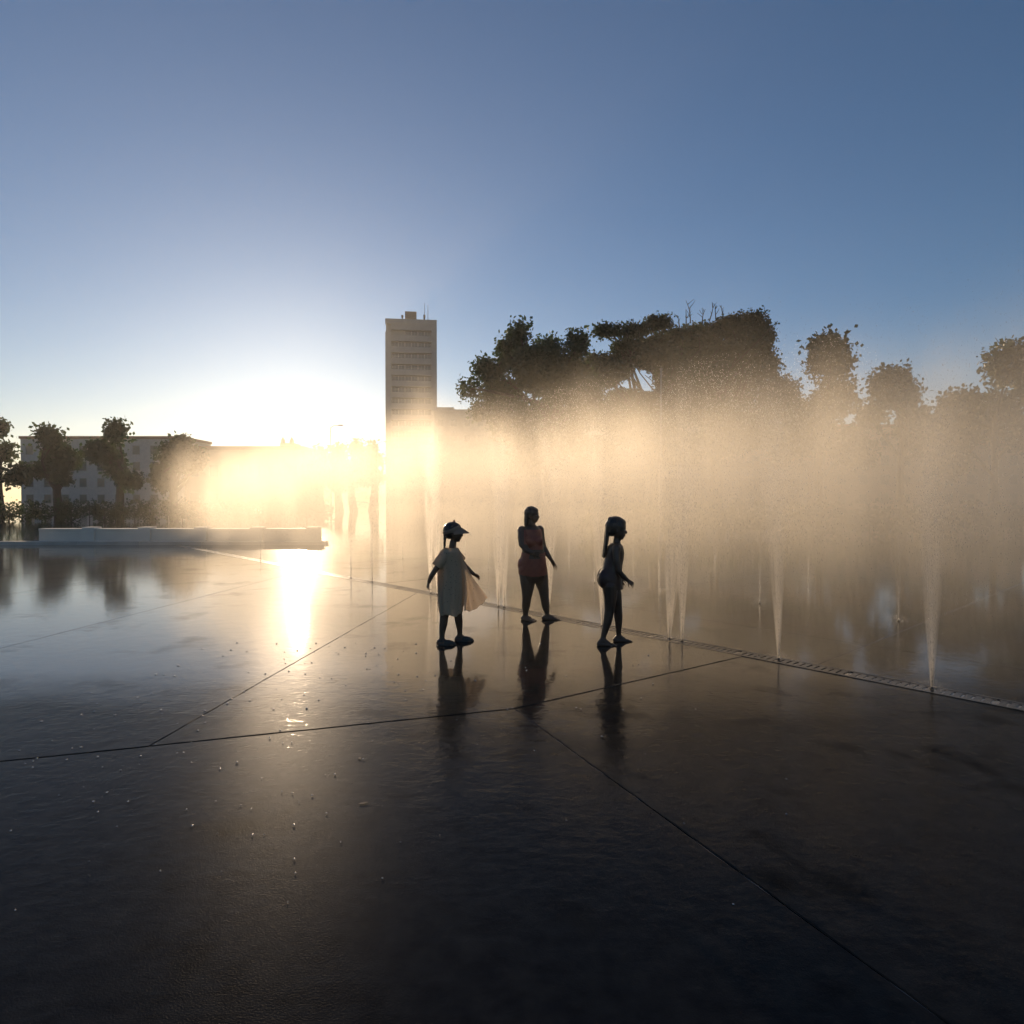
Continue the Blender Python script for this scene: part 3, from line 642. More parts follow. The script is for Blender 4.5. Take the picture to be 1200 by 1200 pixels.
# the mist itself: a density grid over the jet rows
def mist():
    m, n, l, b = mat('mist'); n.remove(b)
    pv = n.new('ShaderNodeVolumePrincipled'); pv.inputs['Color'].default_value = (0.98, 0.92, 0.81, 1)
    pv.inputs['Anisotropy'].default_value = 0.50; pv.inputs['Density'].default_value = 1.0
    l.new(pv.outputs[0], n['Material Output'].inputs['Volume'])
    ng = bpy.data.node_groups.new('mist_grid', 'GeometryNodeTree')
    ng.interface.new_socket('Geometry', in_out='INPUT', socket_type='NodeSocketGeometry'); ng.interface.new_socket('Geometry', in_out='OUTPUT', socket_type='NodeSocketGeometry')
    N, Lk = ng.nodes, ng.links; out = N.new('NodeGroupOutput')
    def mth(op, a, c=0.0, d=None, clamp=False):
        x = N.new('ShaderNodeMath'); x.operation = op; x.use_clamp = clamp
        for i, v in enumerate((a, c, d)):
            if v is None: continue
            if isinstance(v, (int, float)): x.inputs[i].default_value = v
            else: Lk.new(v, x.inputs[i])
        return x.outputs[0]
    def smooth(v, a, b_):
        x = N.new('ShaderNodeMapRange'); x.interpolation_type = 'SMOOTHSTEP'
        x.inputs['From Min'].default_value = a; x.inputs['From Max'].default_value = b_; Lk.new(v, x.inputs['Value']); return x.outputs['Result']
    pos = N.new('GeometryNodeInputPosition'); sp = N.new('ShaderNodeSeparateXYZ'); Lk.new(pos.outputs[0], sp.inputs[0])
    X, Y, Z = sp.outputs
    dx = mth('SUBTRACT', X, D0.x); dy = mth('SUBTRACT', Y, D0.y)
    off = mth('ADD', mth('MULTIPLY', dx, Dn.x), mth('MULTIPLY', dy, Dn.y)); tt = mth('ADD', mth('MULTIPLY', dx, Ddir.x), mth('MULTIPLY', dy, Ddir.y))
    def noise(sc, det, seed):
        cb = N.new('ShaderNodeCombineXYZ'); Lk.new(mth('MULTIPLY', X, sc[0]), cb.inputs[0]); Lk.new(mth('MULTIPLY', Y, sc[1]), cb.inputs[1]); Lk.new(mth('ADD', mth('MULTIPLY', Z, sc[2]), seed), cb.inputs[2])
        t = N.new('ShaderNodeTexNoise'); t.inputs['Scale'].default_value = 1.0; t.inputs['Detail'].default_value = det; Lk.new(cb.outputs[0], t.inputs['Vector'])
        return t.outputs[0]
    cols = noise((1.5, 1.5, 0.14), 2.0, 3.7); puffs = noise((0.85, 0.85, 0.55), 3.0, 9.1); topn = noise((0.55, 0.55, 0.0), 1.0, 5.2)
    left = mth('SUBTRACT', 1.0, smooth(tt, -9.0, -3.5)); low = mth('ADD', 0.14, mth('MULTIPLY', left, 0.30))
    ztop = mth('ADD', mth('ADD', 1.9, mth('MULTIPLY', left, 0.35)), mth('MULTIPLY', topn, 2.1))
    hp = mth('MULTIPLY', mth('SUBTRACT', 1.0, smooth(mth('DIVIDE', Z, ztop), 0.45, 1.15)), mth('ADD', low, mth('MULTIPLY', smooth(Z, 0.25, 1.6), mth('SUBTRACT', 1.0, low))))
    rowp = mth('MULTIPLY', smooth(off, -0.5, 1.0), mth('SUBTRACT', 1.0, smooth(off, 3.0, 6.5)))
    alongp = mth('MULTIPLY', smooth(tt, -22.0, -14.0), mth('SUBTRACT', 1.0, smooth(tt, 4.5, 9.0)))
    tex = mth('MULTIPLY', mth('ADD', 0.40, mth('MULTIPLY', smooth(cols, 0.38, 0.64), 0.95)), mth('ADD', 0.55, mth('MULTIPLY', smooth(puffs, 0.30, 0.70), 0.65)))
    main = mth('MULTIPLY', mth('MULTIPLY', hp, rowp), mth('MULTIPLY', alongp, tex))
    veil = mth('MULTIPLY', mth('MULTIPLY', smooth(off, -3.0, 0.5), mth('SUBTRACT', 1.0, smooth(Z, 0.8, 3.6))), 0.007)
    edge = mth('MULTIPLY', alongp, mth('SUBTRACT', 1.0, smooth(off, 3.0, 6.5)))
    dens = mth('ADD', mth('MULTIPLY', mth('MULTIPLY', main, mth('ADD', mth('ADD', 0.95, mth('MULTIPLY', left, 0.12)), mth('MULTIPLY', smooth(tt, -7.0, 3.0), 0.7))), MIST), mth('MULTIPLY', mth('MULTIPLY', veil, edge), 1.0))
    vc = N.new('GeometryNodeVolumeCube'); Lk.new(dens, vc.inputs['Density'])
    vc.inputs['Min'].default_value = (-19, 3.0, 0.02); vc.inputs['Max'].default_value = (13.0, 28.0, 5.2)
    vc.inputs['Resolution X'].default_value = 220; vc.inputs['Resolution Y'].default_value = 172; vc.inputs['Resolution Z'].default_value = 44
    sm = N.new('GeometryNodeSetMaterial'); sm.inputs['Material'].default_value = m
    Lk.new(vc.outputs[0], sm.inputs[0]); Lk.new(sm.outputs[0], out.inputs[0])
    o = MB().box(-0.5, -0.5, 0.1, 0.5, 0.5, 0.6).build('mist', m)
    o.modifiers.new('grid', 'NODES').node_group = ng
    tag(o, 'golden backlit mist hanging over the rows of jets', 'mist', kind='stuff')
MIST = 0.26
mist()

# beads of splashed water on the near paving
def beads(n, seed):
    rg = np.random.default_rng(seed); Yb = rg.uniform(2.2, 6.5, n); Xb = rg.uniform(-3.2, 1.6, n); k = rg.uniform(size=n) < np.where(Xb < -0.3, 1.0, 0.25)
    Xb, Yb = Xb[k], Yb[k]; m = len(Xb); r = rg.uniform(0.0025, 0.0075, m) * np.clip(Yb/4.0, 0.6, 1.2)
    ph = MB().ell((0,0,0), (1,1,0.7), None, 8, 5); ph.v = [(x, y, z*0.7) for x, y, z in ph.v]; base = np.array(ph.v); Fq = [f if len(f) == 4 else (*f, f[-1]) for f in ph.f]
    V = (base[None]*r[:, None, None] + np.stack([Xb, Yb, r*0.5 + 0.002], 1)[:, None]).reshape(-1, 3)
    tri = np.array([[f[0], f[1], f[2]] for f in ph.f] + [[f[0], f[2], f[3]] for f in ph.f if len(f) == 4])
    return V, (np.arange(m)[:, None, None]*len(base) + tri[None]).reshape(-1, 3)
V, F = beads(360, 9); tag(np_mesh('splash_beads', V, F, M['bead'], None, True), 'scattered glinting water beads splashed over the dark paving', 'water beads', kind='stuff')
# fallen leaves and a small drain cap
def leaf_litter(label, px, py, rz, s):
    p = gxy(px, py); v = [(0,0,0.002),(0.25,0.16,0.012),(0.6,0.2,0.02),(1,0,0.008),(0.6,-0.2,0.02),(0.25,-0.16,0.012),(0.5,0,0.004)]
    f = [(6,0,1),(6,1,2),(6,2,3),(6,3,4),(6,4,5),(6,5,0)]
    o = mesh('fallen_leaf', [(a*s,b*s,c*s + 0.004) for a, b, c in v], f, M['panel'], loc=(p.x, p.y, 0)); o.rotation_euler = (0, 0, rz)
    tag(o, label, 'leaf')
leaf_litter('curled brown leaf lying on the dark wet paving', 418, 946, 0.4, 0.05)
leaf_litter('small brown leaf lying nearer the long paving joint', 421, 893, 2.0, 0.04)

# ---------------------------------------------------------------- people
def solid(mb, name, m, parent, voxel=0.0045, smooth=7, sf=0.5):
    """weld overlapping shapes into one continuous skin"""
    me = bpy.data.meshes.new(name); me.from_pydata(mb.v, [], mb.f); me.update()
    o = bpy.data.objects.new(name, me); C.objects.link(o)
    r = o.modifiers.new('r', 'REMESH'); r.mode = 'VOXEL'; r.voxel_size = voxel
    s = o.modifiers.new('s', 'SMOOTH'); s.factor = sf; s.iterations = smooth
    dg = bpy.context.evaluated_depsgraph_get(); ev = o.evaluated_get(dg); nm = bpy.data.meshes.new_from_object(ev)
    o.modifiers.clear(); old = o.data; o.data = nm; bpy.data.meshes.remove(old); nm.name = name
    nm.materials.clear(); nm.materials.append(m); nm.polygons.foreach_set('use_smooth', [True] * len(nm.polygons)); o.parent = parent
    return o
def garment(body, name, m, pred, parent, off=0.0035):
    """cloth following the body where pred(x,y,z) holds"""
    me = body.data; nv = len(me.vertices); co = np.empty(nv*3, np.float32); me.vertices.foreach_get('co', co); co = co.reshape(-1, 3)
    no = np.empty(nv*3, np.float32); me.vertex_normals.foreach_get('vector', no); no = no.reshape(-1, 3)
    keep = pred(co[:, 0], co[:, 1], co[:, 2]); idx = -np.ones(nv, int); outv = []; faces = []
    for p in me.polygons:
        vs_ = list(p.vertices)
        if all(keep[v] for v in vs_): faces.append(vs_)
    used = sorted({v for f in faces for v in f})
    for i, v in enumerate(used): idx[v] = i
    c = co[used] + no[used] * off
    o = mesh(name, c.tolist(), [tuple(idx[v] for v in f) for f in faces], m, parent, True)
    return o
def rotm(yaw=0, pitch=0, roll=0): return (Matrix.Rotation(yaw, 3, 'Z') @ Matrix.Rotation(pitch, 3, 'Y') @ Matrix.Rotation(roll, 3, 'X'))
def head(mb, c, s, yaw, pitch=0.0):
    """child's head facing +X before yaw; c = centre of the skull, s = skull half length"""
    M3 = rotm(yaw, pitch)
    def P(x, y, z): return Vector(c) + M3 @ (Vector((x, y, z)) * s)
    def E(x, y, z, a, b, d): mb.ell(P(x, y, z), (a*s, b*s, d*s), M3)
    E(-0.08, 0, 0.12, 0.98, 0.80, 0.92); E(0.22, 0, -0.30, 0.66, 0.66, 0.78); E(0.42, 0, -0.82, 0.36, 0.42, 0.28); E(0.55, 0, -0.96, 0.20, 0.24, 0.16)
    E(0.30, 0.34, -0.50, 0.40, 0.30, 0.38); E(0.30, -0.34, -0.50, 0.40, 0.30, 0.38)
    mb.cap(P(0.80, 0, -0.12), 0.09*s, P(0.95, 0, -0.40), 0.13*s); E(0.84, 0.11, -0.42, 0.09, 0.08, 0.07); E(0.84, -0.11, -0.42, 0.09, 0.08, 0.07)
    E(0.80, 0, -0.63, 0.12, 0.22, 0.065); E(0.77, 0, -0.74, 0.12, 0.19, 0.065); E(0.74, 0.27, 0.0, 0.12, 0.22, 0.08); E(0.74, -0.27, 0.0, 0.12, 0.22, 0.08)
    for sg in (-1, 1): E(-0.02, sg*0.76, -0.30, 0.17, 0.06, 0.26); E(-0.05, sg*0.80, -0.28, 0.10, 0.06, 0.18)
    return P, M3
def eyes(P, M3, s, parent, m=None):
    for sg in (-1, 1): MB().ell(P(0.76, sg*0.30, -0.16), (0.10*s, 0.15*s, 0.10*s), M3).build('eye', M['eye'], parent, True)
def hand(mb, w, d, palm, L=0.13, curl=0.5, spread=0.16):
    """w wrist, d pointing direction, palm = direction the palm faces"""
    w = Vector(w); d = Vector(d).normalized(); pn = Vector(palm); pn = (pn - d * pn.dot(d)).normalized(); sd = d.cross(pn)
    pl = L * 0.5; pw = L * 0.22
    for k in (-1, 0, 1): mb.cap(w + sd*pw*0.45*k, L*0.085, w + d*pl*0.92 + sd*pw*0.72*k, L*0.078)
    for k, ln in zip((-1.5, -0.5, 0.5, 1.5), (0.40, 0.48, 0.45, 0.35)):
        a = w + d*pl*0.95 + sd*pw*0.62*k; r = L*0.047; dd = (d + sd*spread*k*0.5).normalized()
        for j in range(3):
            an = curl*(0.45 + 0.75*j); q = (dd*math.cos(an) + pn*math.sin(an)).normalized(); e = a + q*L*ln*(0.44, 0.32, 0.24)[j]
            mb.cap(a, r, e, r*0.9, 8); a = e; r *= 0.9
    a = w + d*pl*0.25 - sd*pw*0.8; q = (d*0.65 - sd*0.75 + pn*0.35).normalized(); e = a + q*L*0.24; mb.cap(a, L*0.065, e, L*0.055, 8)
    q2 = (d*0.9 - sd*0.25 + pn*0.4).normalized(); mb.cap(e, L*0.055, e + q2*L*0.2, L*0.045, 8)
def foot(mb, ankle, heading, L=0.18, r=0.03):
    a = Vector(ankle); h = Vector((math.cos(heading), math.sin(heading), 0)); sd = Vector((-h.y, h.x, 0)); g = Vector((a.x, a.y, 0))
    heel = g - h*L*0.2 + Vector((0,0,r*0.85)); ball = g + h*L*0.50 + Vector((0,0,r*0.52)); 
    mb.cap(a, r*1.0, heel, r*0.86); mb.cap(a + Vector((0,0,-0.005)), r*1.0, g + h*L*0.28 + Vector((0,0,r*0.9)), r*0.85)
    for k in (-0.5, 0.5): mb.cap(heel + sd*k*r*0.5, r*0.75, ball + sd*k*r*1.1, r*0.52)
    for k, ln in zip((-2, -1, 0, 1, 2), (0.20, 0.19, 0.18, 0.15, 0.13)): mb.cap(ball + sd*k*r*0.46, r*0.36, ball + sd*k*r*0.5 + h*L*ln + Vector((0,0,-r*0.18)), r*0.30, 8)

def person_ponytail():
    Y, x0, yg, s = 6.42, 722.0, 755.5, 6.42/FPX
    root = empty('person', ((x0-600)*s, Y, -0.005)); tag(root, 'child with long ponytail in a dark swimsuit walking barefoot, seen in profile', 'person')
    def P(px, py, d=0.0): return Vector(((px-x0)*s, d, (yg-py)*s))
    mb = MB()
    mb.loft([(P(721,690),.085,.095,0),(P(715.5,684),.118,.122,0),(P(714.6,678),.122,.126,0),(P(716,671),.108,.118,0),(P(718,662),.095,.108,0),(P(720,653),.092,.108,0),(P(721,645),.088,.116,0),(P(721.2,639.5),.076,.112,0),(P(721.4,636),.050,.078,0)])
    for d in (-0.055, 0.055): mb.ell(P(709.0, 677.5, d), (.072, .068, .104))
    mb.chain([(P(722,640),.040),(P(723.5,630),.037)])
    for d in (-0.105, 0.105): mb.ell(P(720.5, 641.6, d), (.045, .042, .045))
    # near leg back, far leg forward
    mb.chain([(P(714,686,-.060),.079),(P(714.5,699,-.062),.067),(P(713.5,713,-.066),.050),(P(711,727,-.070),.045),(P(707,741,-.075),.030),(P(705.6,748,-.078),.026)])
    foot(mb, P(705.6,747.5,-.078), 0.0, 0.185, .030)
    mb.chain([(P(719,686,.062),.079),(P(723,699,.070),.064),(P(725.5,713,.080),.048),(P(727,727,.092),.042),(P(727.4,741,.105),.029),(P(727.8,748,.110),.026)])
    foot(mb, P(727.8,748.5,.110), 0.0, 0.185, .029)
    # near arm bent forward
    mb.chain([(P(720,644,-.112),.038),(P(720.5,655,-.128),.034),(P(722.5,667,-.135),.028),(P(729,674.5,-.125),.025),(P(733.2,678,-.115),.020)])
    hand(mb, P(733.6,678.3,-.114), (0.8,0.1,-0.62), (-0.3,0.75,-0.5), 0.115, 0.75)
    mb.chain([(P(720,644,.112),.038),(P(720,656,.125),.034),(P(720.5,668,.125),.028),(P(726,675,.115),.024),(P(728.5,680,.11),.020)])
    hand(mb, P(728.6,680.3,.11), (0.4,0,-0.9), (-0.3,-0.9,0), 0.115, 0.6)
    hp, M3 = head(mb, P(722.8,618.2), .103, 0.0, 0.06)
    body = solid(mb, 'body', M['skin_deep'], root)
    eyes(hp, M3, .103, root)
    sc_ = s
    garment(body, 'swimsuit', M['swim_dark'], lambda x, y, z: (z > 0.560 + 0.35*np.abs(y)) & (z < 0.935) & (np.abs(y) < np.interp(z, [0.60, 0.66, 0.80, 0.95], [0.140, 0.130, 0.104, 0.100])) & ((x < 0.062) | (z > 0.70)), root)
    hb = MB(); h = .103
    hb.ell(hp(-0.14,0,0.20),(1.04*h,.88*h,.96*h), M3); hb.ell(hp(0.28,0,0.52),(0.60*h,.72*h,.46*h), M3); hb.ell(hp(-0.45,0,-0.25),(.56*h,.74*h,.62*h), M3)
    hb.ell(hp(-0.66,0,0.72),(.34*h,.34*h,.34*h), M3)
    for k, (dx, dd) in enumerate(((0,0),(-.8,.012),(.7,-.012),(-.3,-.02),(.3,.02))):
        hb.chain([(P(716.0+dx*.3,609.5,dd*.5),.024),(P(713.2+dx*.5,614,dd),.026),(P(711.8+dx*.6,622,dd),.022),(P(710.6+dx,633,dd*1.2),.017),(P(709.0+dx,644,dd*1.3),.012),(P(707.4+dx*1.2,654-abs(dx)*2,dd*1.4),.005)])
    solid(hb, 'hair', M['hair'], root, 0.005, 3)
    ring = MB(); c = hp(-0.80,0,0.66)
    ring.tube([c + Vector((.018*math.cos(t*.52), .034*math.sin(t*.52), .012*math.cos(t*.52))) for t in range(13)], .007, 8).build('hair_tie', M['swim_dark'], root, True)
person_ponytail()

def person_stocky():
    Y, x0, yg, s = 7.68, 630.0, 728.0, 7.68/FPX
    root = empty('person', ((x0-600)*s, Y, -0.005)); tag(root, 'stocky barefoot bather in rust-red swimwear, one arm bent, other held out', 'person')
    def P(px, py, d=0.0): return Vector(((px-x0)*s, d, (yg-py)*s))
    ya = -0.55; mb = MB()
    mb.loft([(P(625,682),.11,.12,ya),(P(624.8,674),.158,.140,ya),(P(624.6,665),.164,.142,ya),(P(624.6,656),.156,.138,ya),(P(624.8,647),.138,.128,ya),(P(624.2,637),.132,.124,ya),(P(622.6,629),.136,.124,ya),(P(622.2,622.5),.128,.112,ya),(P(622.5,618),.098,.085,ya),(P(622.8,615.5),.055,.055,ya)])
    mb.ell(P(614.6,662,.03),(.080,.10,.11)); mb.ell(P(629,634,-.07),(.075,.06,.065)); mb.ell(P(621,634,-.10),(.07,.06,.065))
    mb.chain([(P(622.8,617),.046),(P(623.6,609),.044)])
    mb.ell(P(611.8,622,-.03),(.058,.06,.062)); mb.ell(P(632.6,621.5,.05),(.055,.058,.058))
    # left leg in picture, right leg in picture
    mb.chain([(P(617.8,668,.00),.105),(P(618.4,682,-.02),.092),(P(618.0,692,-.03),.072),(P(617.2,701,-.03),.056),(P(616.3,710,-.01),.052),(P(615.8,719,.01),.033),(P(616.0,723.5,.01),.030)])
    foot(mb, P(616.2,723,.01), -0.75, 0.215, .034)
    mb.chain([(P(632.0,668,.03),.102),(P(634.8,681,.03),.086),(P(637.0,691,.02),.066),(P(638.3,701,.02),.054),(P(639.8,711,.03),.049),(P(641.2,719,.05),.032),(P(641.6,723.5,.05),.029)])
    foot(mb, P(641.8,723,.05), -0.12, 0.215, .033)
    # bent near arm, hand on the belly
    mb.chain([(P(612.6,622,-.04),.060),(P(611.8,629,-.08),.056),(P(612.2,637,-.12),.047),(P(616.5,643,-.17),.036),(P(623,646.5,-.19),.026)])
    hand(mb, P(623.4,646.6,-.19), (0.95,0.15,-0.15), (0.1,0.95,0), 0.15, 0.35)
    # far arm held out and down
    mb.chain([(P(632.4,622,.05),.056),(P(634.2,632,.07),.050),(P(636.6,641,.08),.041),(P(641.2,648.5,.06),.032),(P(645.6,655.5,.04),.024)])
    hand(mb, P(646,656,.04), (0.50,-0.05,-0.86), (-0.75,-0.45,-0.3), 0.15, 0.22, 0.3)
    hp, M3 = head(mb, P(623.6,602.6), .088, -0.35, 0.0)
    body = solid(mb, 'body', M['skin'], root, 0.005)
    eyes(hp, M3, .088, root)
    cx = P(624.5, 650).x
    garment(body, 'swim_shorts', M['swim_red'], lambda x, y, z: (z > 0.545 + 0.10*np.abs(x - cx)) & (z < 0.83) & (np.abs(x - cx) < 0.20) & (x - cx < 0.165) & ~((y < -0.125) & (z > 0.76)), root, 0.005)
    garment(body, 'swim_top', M['swim_red'], lambda x, y, z: (z > 0.865) & (z < 1.105) & (np.abs(x - cx) < 0.112) & ~((y < -0.155) & (z < 0.93)), root, 0.004)
    hb = MB(); h = .088
    hb.ell(hp(-0.16,0,0.20),(1.02*h,.90*h,.94*h), M3); hb.ell(hp(0.26,0,0.50),(.60*h,.74*h,.46*h), M3); hb.ell(hp(-0.40,0,-0.25),(.62*h,.80*h,.66*h), M3)
    for k, (dx, dd) in enumerate(((0,0),(-1.0,.02),(1.0,-.02),(1.9,.03),(-.4,-.03),(5.4,-.05),(6.0,-.02))):
        hb.chain([(P(617.6+dx,603,dd+.01),.022 if k < 5 else .008),(P(616.8+dx,609,dd+.01),.02 if k < 5 else .006),(P(616.4+dx,614,dd),.014 if k < 5 else .005),(P(616.4+dx*1.1,619-abs(dx)*.3,dd),.005)])
    solid(hb, 'hair', M['hair'], root, 0.005, 3)
person_stocky()

def person_visor():
    Y, x0, yg, s = 6.45, 530.0, 757.0, 6.45/FPX
    root = empty('person', ((x0-600)*s, Y, -0.005)); tag(root, 'child in a visor and loose thin white dress that billows forward', 'person')
    def P(px, py, d=0.0): return Vector(((px-x0)*s, d, (yg-py)*s))
    mb = MB()
    mb.loft([(P(528,703),.09,.10,0),(P(527.5,694),.115,.118,0),(P(527.5,686),.105,.112,0),(P(528,676),.095,.106,0),(P(528.5,664),.092,.106,0),(P(528.5,655),.088,.112,0),(P(528.6,649),.075,.108,0),(P(529,645),.045,.07,0)])
    mb.chain([(P(529.5,647),.038),(P(531,637),.035)])
    for d in (-.105, .105): mb.ell(P(527.5,651,d),(.045,.042,.045))
    mb.chain([(P(523.5,700,-.06),.070),(P(522,714,-.062),.056),(P(521,724,-.064),.044),(P(520,733,-.066),.041),(P(518.6,743,-.068),.029),(P(518.4,749,-.07),.027)])
    foot(mb, P(518.4,750,-.07), -0.1, 0.165, .029)
    mb.chain([(P(533.5,700,.06),.070),(P(535,714,.064),.054),(P(535.8,724,.07),.043),(P(536.8,733,.08),.040),(P(537.6,743,.09),.028),(P(537.8,749,.095),.026)])
    foot(mb, P(537.8,749,.095), 0.0, 0.165, .029)
    mb.chain([(P(524.5,651,-.11),.038),(P(518.5,659,-.13),.034),(P(512.6,667,-.14),.028),(P(507.5,675,-.145),.026),(P(504.8,681.5,-.145),.019)])
    hand(mb, P(504.6,682,-.145), (-0.25,0,-0.97), (0.8,0.5,0), 0.105, 1.05)
    mb.chain([(P(531,651,.11),.037),(P(537.5,659,.13),.033),(P(543.5,667,.15),.028),(P(549.5,673.5,.17),.024),(P(553.6,677,.18),.019)])
    hand(mb, P(554,677.3,.18), (0.85,0,-0.5), (-0.4,-0.7,-0.6), 0.105, 0.9)
    hp, M3 = head(mb, P(531.4,624.6), .094, 0.0, 0.04)
    solid(mb, 'body', M['skin'], root); h = .094
    eyes(hp, M3, h, root)
    hb = MB()
    hb.ell(hp(-0.16,0,0.12),(1.00*h,.86*h,.92*h), M3); hb.ell(hp(-0.40,0,-0.25),(.60*h,.76*h,.60*h), M3)
    for k in range(9):
        t = k/8; hb.ell(P(521.6 - 0.9*t, 626 + 19.5*t, (-1)**k*.004), (.020-.009*t, .022-.009*t, .017))
    solid(hb, 'hair', M['hair'], root, 0.005, 2)
    # visor: band round the head and a long stiff brim
    v = MB(); n = 32; V = []; F = []
    def skull(z): return math.sqrt(max(0.05, 1 - ((z-0.12)/1.0)**2))
    for k in range(n):
        t = 2*math.pi*k/n; zl = -0.14 + 0.24*math.cos(t); zh = 0.34 + 0.44*math.cos(t)
        for rr, zz in ((1.07, zl), (1.09, zh), (1.05, zh), (1.03, zl)):
            q = rr*skull(zz); V.append(hp(-0.14 + 1.0*q*math.cos(t), 0.88*q*math.sin(t), zz))
    for k in range(n):
        a, b = k*4, ((k+1) % n)*4
        for j in range(4): F.append((a+j, b+j, b+(j+1) % 4, a+(j+1) % 4))
    mesh('visor_band', V, F, M['visor'], root, True)
    V = []; F = []; na, nr = 17, 6
    for lay in (0, 1):
        for i in range(na):
            a = R(-78 + 156*i/(na-1))
            for j in range(nr):
                q = j/(nr-1); ext = 0.98*math.cos(a*0.9)**0.8
                r0 = 0.98 + ext*q*0.86
                V.append(hp(-0.12 + r0*math.cos(a) , 0.92*(1.04 + 0.25*ext*q)*math.sin(a), 0.46 - 0.54*q*ext - 0.62*(1-math.cos(a)) - lay*0.045))
    for lay in (0, 1):
        o = lay*na*nr
        for i in range(na-1):
            for j in range(nr-1):
                q = (o+i*nr+j, o+(i+1)*nr+j, o+(i+1)*nr+j+1, o+i*nr+j+1); F.append(q if lay == 0 else q[::-1])
    o = na*nr
    for i in range(na-1): F.append((i*nr+nr-1, (i+1)*nr+nr-1, o+(i+1)*nr+nr-1, o+i*nr+nr-1))
    mesh('visor_brim', V, F, M['visor'], root, True)
    vb = MB(); vb.chain([(hp(0.10,0.0,0.98),.008),(hp(0.02,0,1.14),.010),(hp(-0.05,0,1.02),.008)]); vb.build('visor_loop', M['visor'], root, True)
    # loose dress: rings down the body, folds growing towards the hem
    prof = [(643.8,522.5,536.0,.075),(645.2,519.0,537.6,.120),(647.5,516.4,538.8,.156),(651.5,514.0,539.6,.160),(657,511.8,540.5,.150),(662,511.6,541.6,.145),(668,512.6,542.6,.142),(676,512.8,543.6,.145),(686,512.8,544.0,.150),(697,513.4,543.6,.155),(708,513.8,542.8,.162),(716,514.9,542.0,.166),(720.5,515.6,541.6,.168)]
    rings = [(P((a+b)/2, y), (b-a)/2*s, d, 0) for y, a, b, d in prof]
    # subdivide rings
    rr = []
    for q0, q1 in zip(rings[:-1], rings[1:]):
        for k in range(3):
            t = k/3; rr.append((q0[0].lerp(q1[0], t), q0[1]+(q1[1]-q0[1])*t, q0[2]+(q1[2]-q0[2])*t, 0))
    rr.append(rings[-1]); m = len(rr)
    fold = lambda t, j: 0.05*(j/m)**1.2*math.sin(9*t + 1.3*math.sin(j*.12)) + 0.03*(j/m)*math.sin(17*t + j*.16) + 0.012*math.sin(5*t + j*.5)
    d = MB().loft(rr, 96, False, fold)
    d.v = [(x, y, z + (0.010*math.sin(6*math.atan2(y, x)) if z < 0.36 else 0)) for x, y, z in d.v]
    o = d.build('dress', M['dress'], root, True); sd = o.modifiers.new('thick', 'SOLIDIFY'); sd.thickness = 0.002
    for nm, pts in (('sleeve', [(526.5,649,-.075,.050),(522,653,-.10,.060),(517.5,658.5,-.122,.058),(513.5,664.5,-.135,.056)]), ('sleeve', [(530,649,.075,.050),(534,654,.10,.058),(539,660.5,.13,.055)])):
        o = MB().tube([P(a, b, c) for a, b, c, r in pts], [r for *_, r in pts], 20, False).build(nm, M['dress'], root, True); sd = o.modifiers.new('thick', 'SOLIDIFY'); sd.thickness = 0.002
    # billowing front panel
    V = []; F = []; nu, nv = 30, 26
    L = [P(539.5,652,-.04),P(543,668,-.08),P(544.2,684,-.10),P(544,700,-.11),P(544.6,716.8,-.11)]
    Rr = [P(540.5,653,.02),P(549,673,.08),P(557.5,687,.11),P(565.5,698,.12),P(571,705.4,.12)]
    def curve(K, t):
        x = t*(len(K)-1); i = min(int(x), len(K)-2); f = x - i
        p0, p1, p2, p3 = K[max(i-1,0)], K[i], K[i+1], K[min(i+2, len(K)-1)]
        return 0.5*((2*p1) + (p2-p0)*f + (2*p0-5*p1+4*p2-p3)*f*f + (3*p1-p0-3*p2+p3)*f**3)
    for i in range(nu):
        t = i/(nu-1); a, b = curve(L, t), curve(Rr, t)
        for j in range(nv):
            u = j/(nv-1); p = a.lerp(b, u)
            p.y += 0.035*math.sin(u*7 + t*2)*t + 0.02*math.sin(u*15)*t; p.z += -0.034*math.sin(math.pi*u)*t**3 + 0.006*math.sin(u*22)*t*t
            V.append(p)
    for i in range(nu-1):
        for j in range(nv-1): F.append((i*nv+j, i*nv+j+1, (i+1)*nv+j+1, (i+1)*nv+j))
    o = mesh('dress_panel', V, F, M['dress'], root, True); sd = o.modifiers.new('thick', 'SOLIDIFY'); sd.thickness = 0.002
    # clogs
    for (px, dd, hd) in ((518.6,-.07,-0.1),(537.9,.095,0.0)):
        a = P(px, 750, dd); cs, sn = math.cos(hd), math.sin(hd)
        def Q(x, y, z): return Vector((a.x + x*cs - y*sn, a.y + x*sn + y*cs, z))
        k = MB(); k.loft([(Q(.045,0,.0),.096,.036,hd),(Q(.045,0,.012),.100,.039,hd),(Q(.045,0,.020),.097,.037,hd)], 24)
        shoe = k.build('shoe', M['shoe'], root, True)
        MB().loft([(Q(.068,0,.014),.074,.0375,hd),(Q(.066,0,.032),.068,.034,hd),(Q(.056,0,.048),.050,.028,hd),(Q(.044,0,.058),.028,.018,hd)], 20).build('shoe_upper', M['shoe'], root, True)
        st = MB().tube([Q(.02*1-.055*math.sin(t*math.pi/10)-.01, .040*math.cos(t*math.pi/10), .050) for t in range(11)], .008, 6); st.build('heel_strap', M['shoe'], root, True)
person_visor()

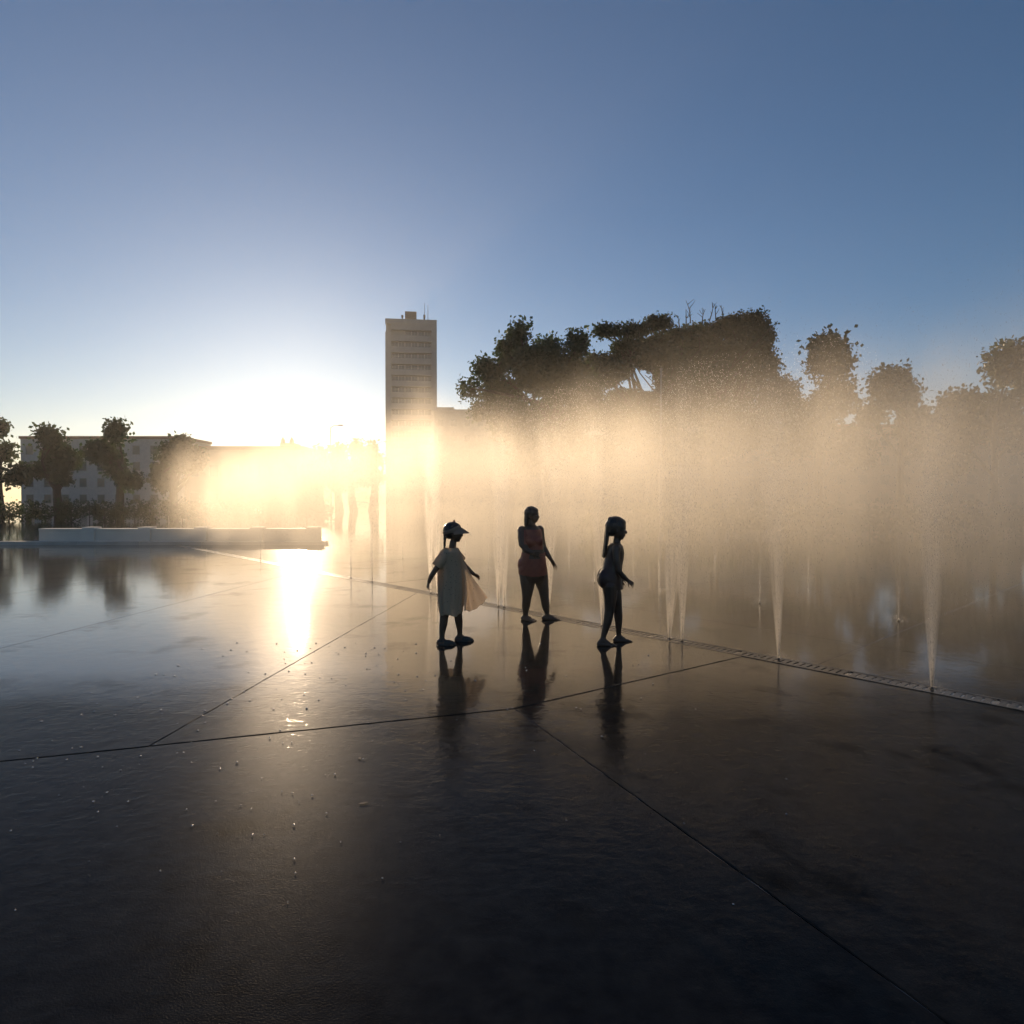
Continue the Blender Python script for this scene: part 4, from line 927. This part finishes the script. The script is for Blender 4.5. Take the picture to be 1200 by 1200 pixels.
# ---------------------------------------------------------------- hazy evening air
m, n, l, b = mat('haze'); n.remove(b)
pv = n.new('ShaderNodeVolumePrincipled'); pv.inputs['Color'].default_value = (0.95, 0.93, 0.90, 1); pv.inputs['Density'].default_value = 0.0003; pv.inputs['Anisotropy'].default_value = 0.5
l.new(pv.outputs[0], n['Material Output'].inputs['Volume'])
tag(MB().box(-720, -720, -1.1, 720, 720, 60.5).build('haze', m), 'thin warm evening haze in the air', 'haze', kind='stuff')
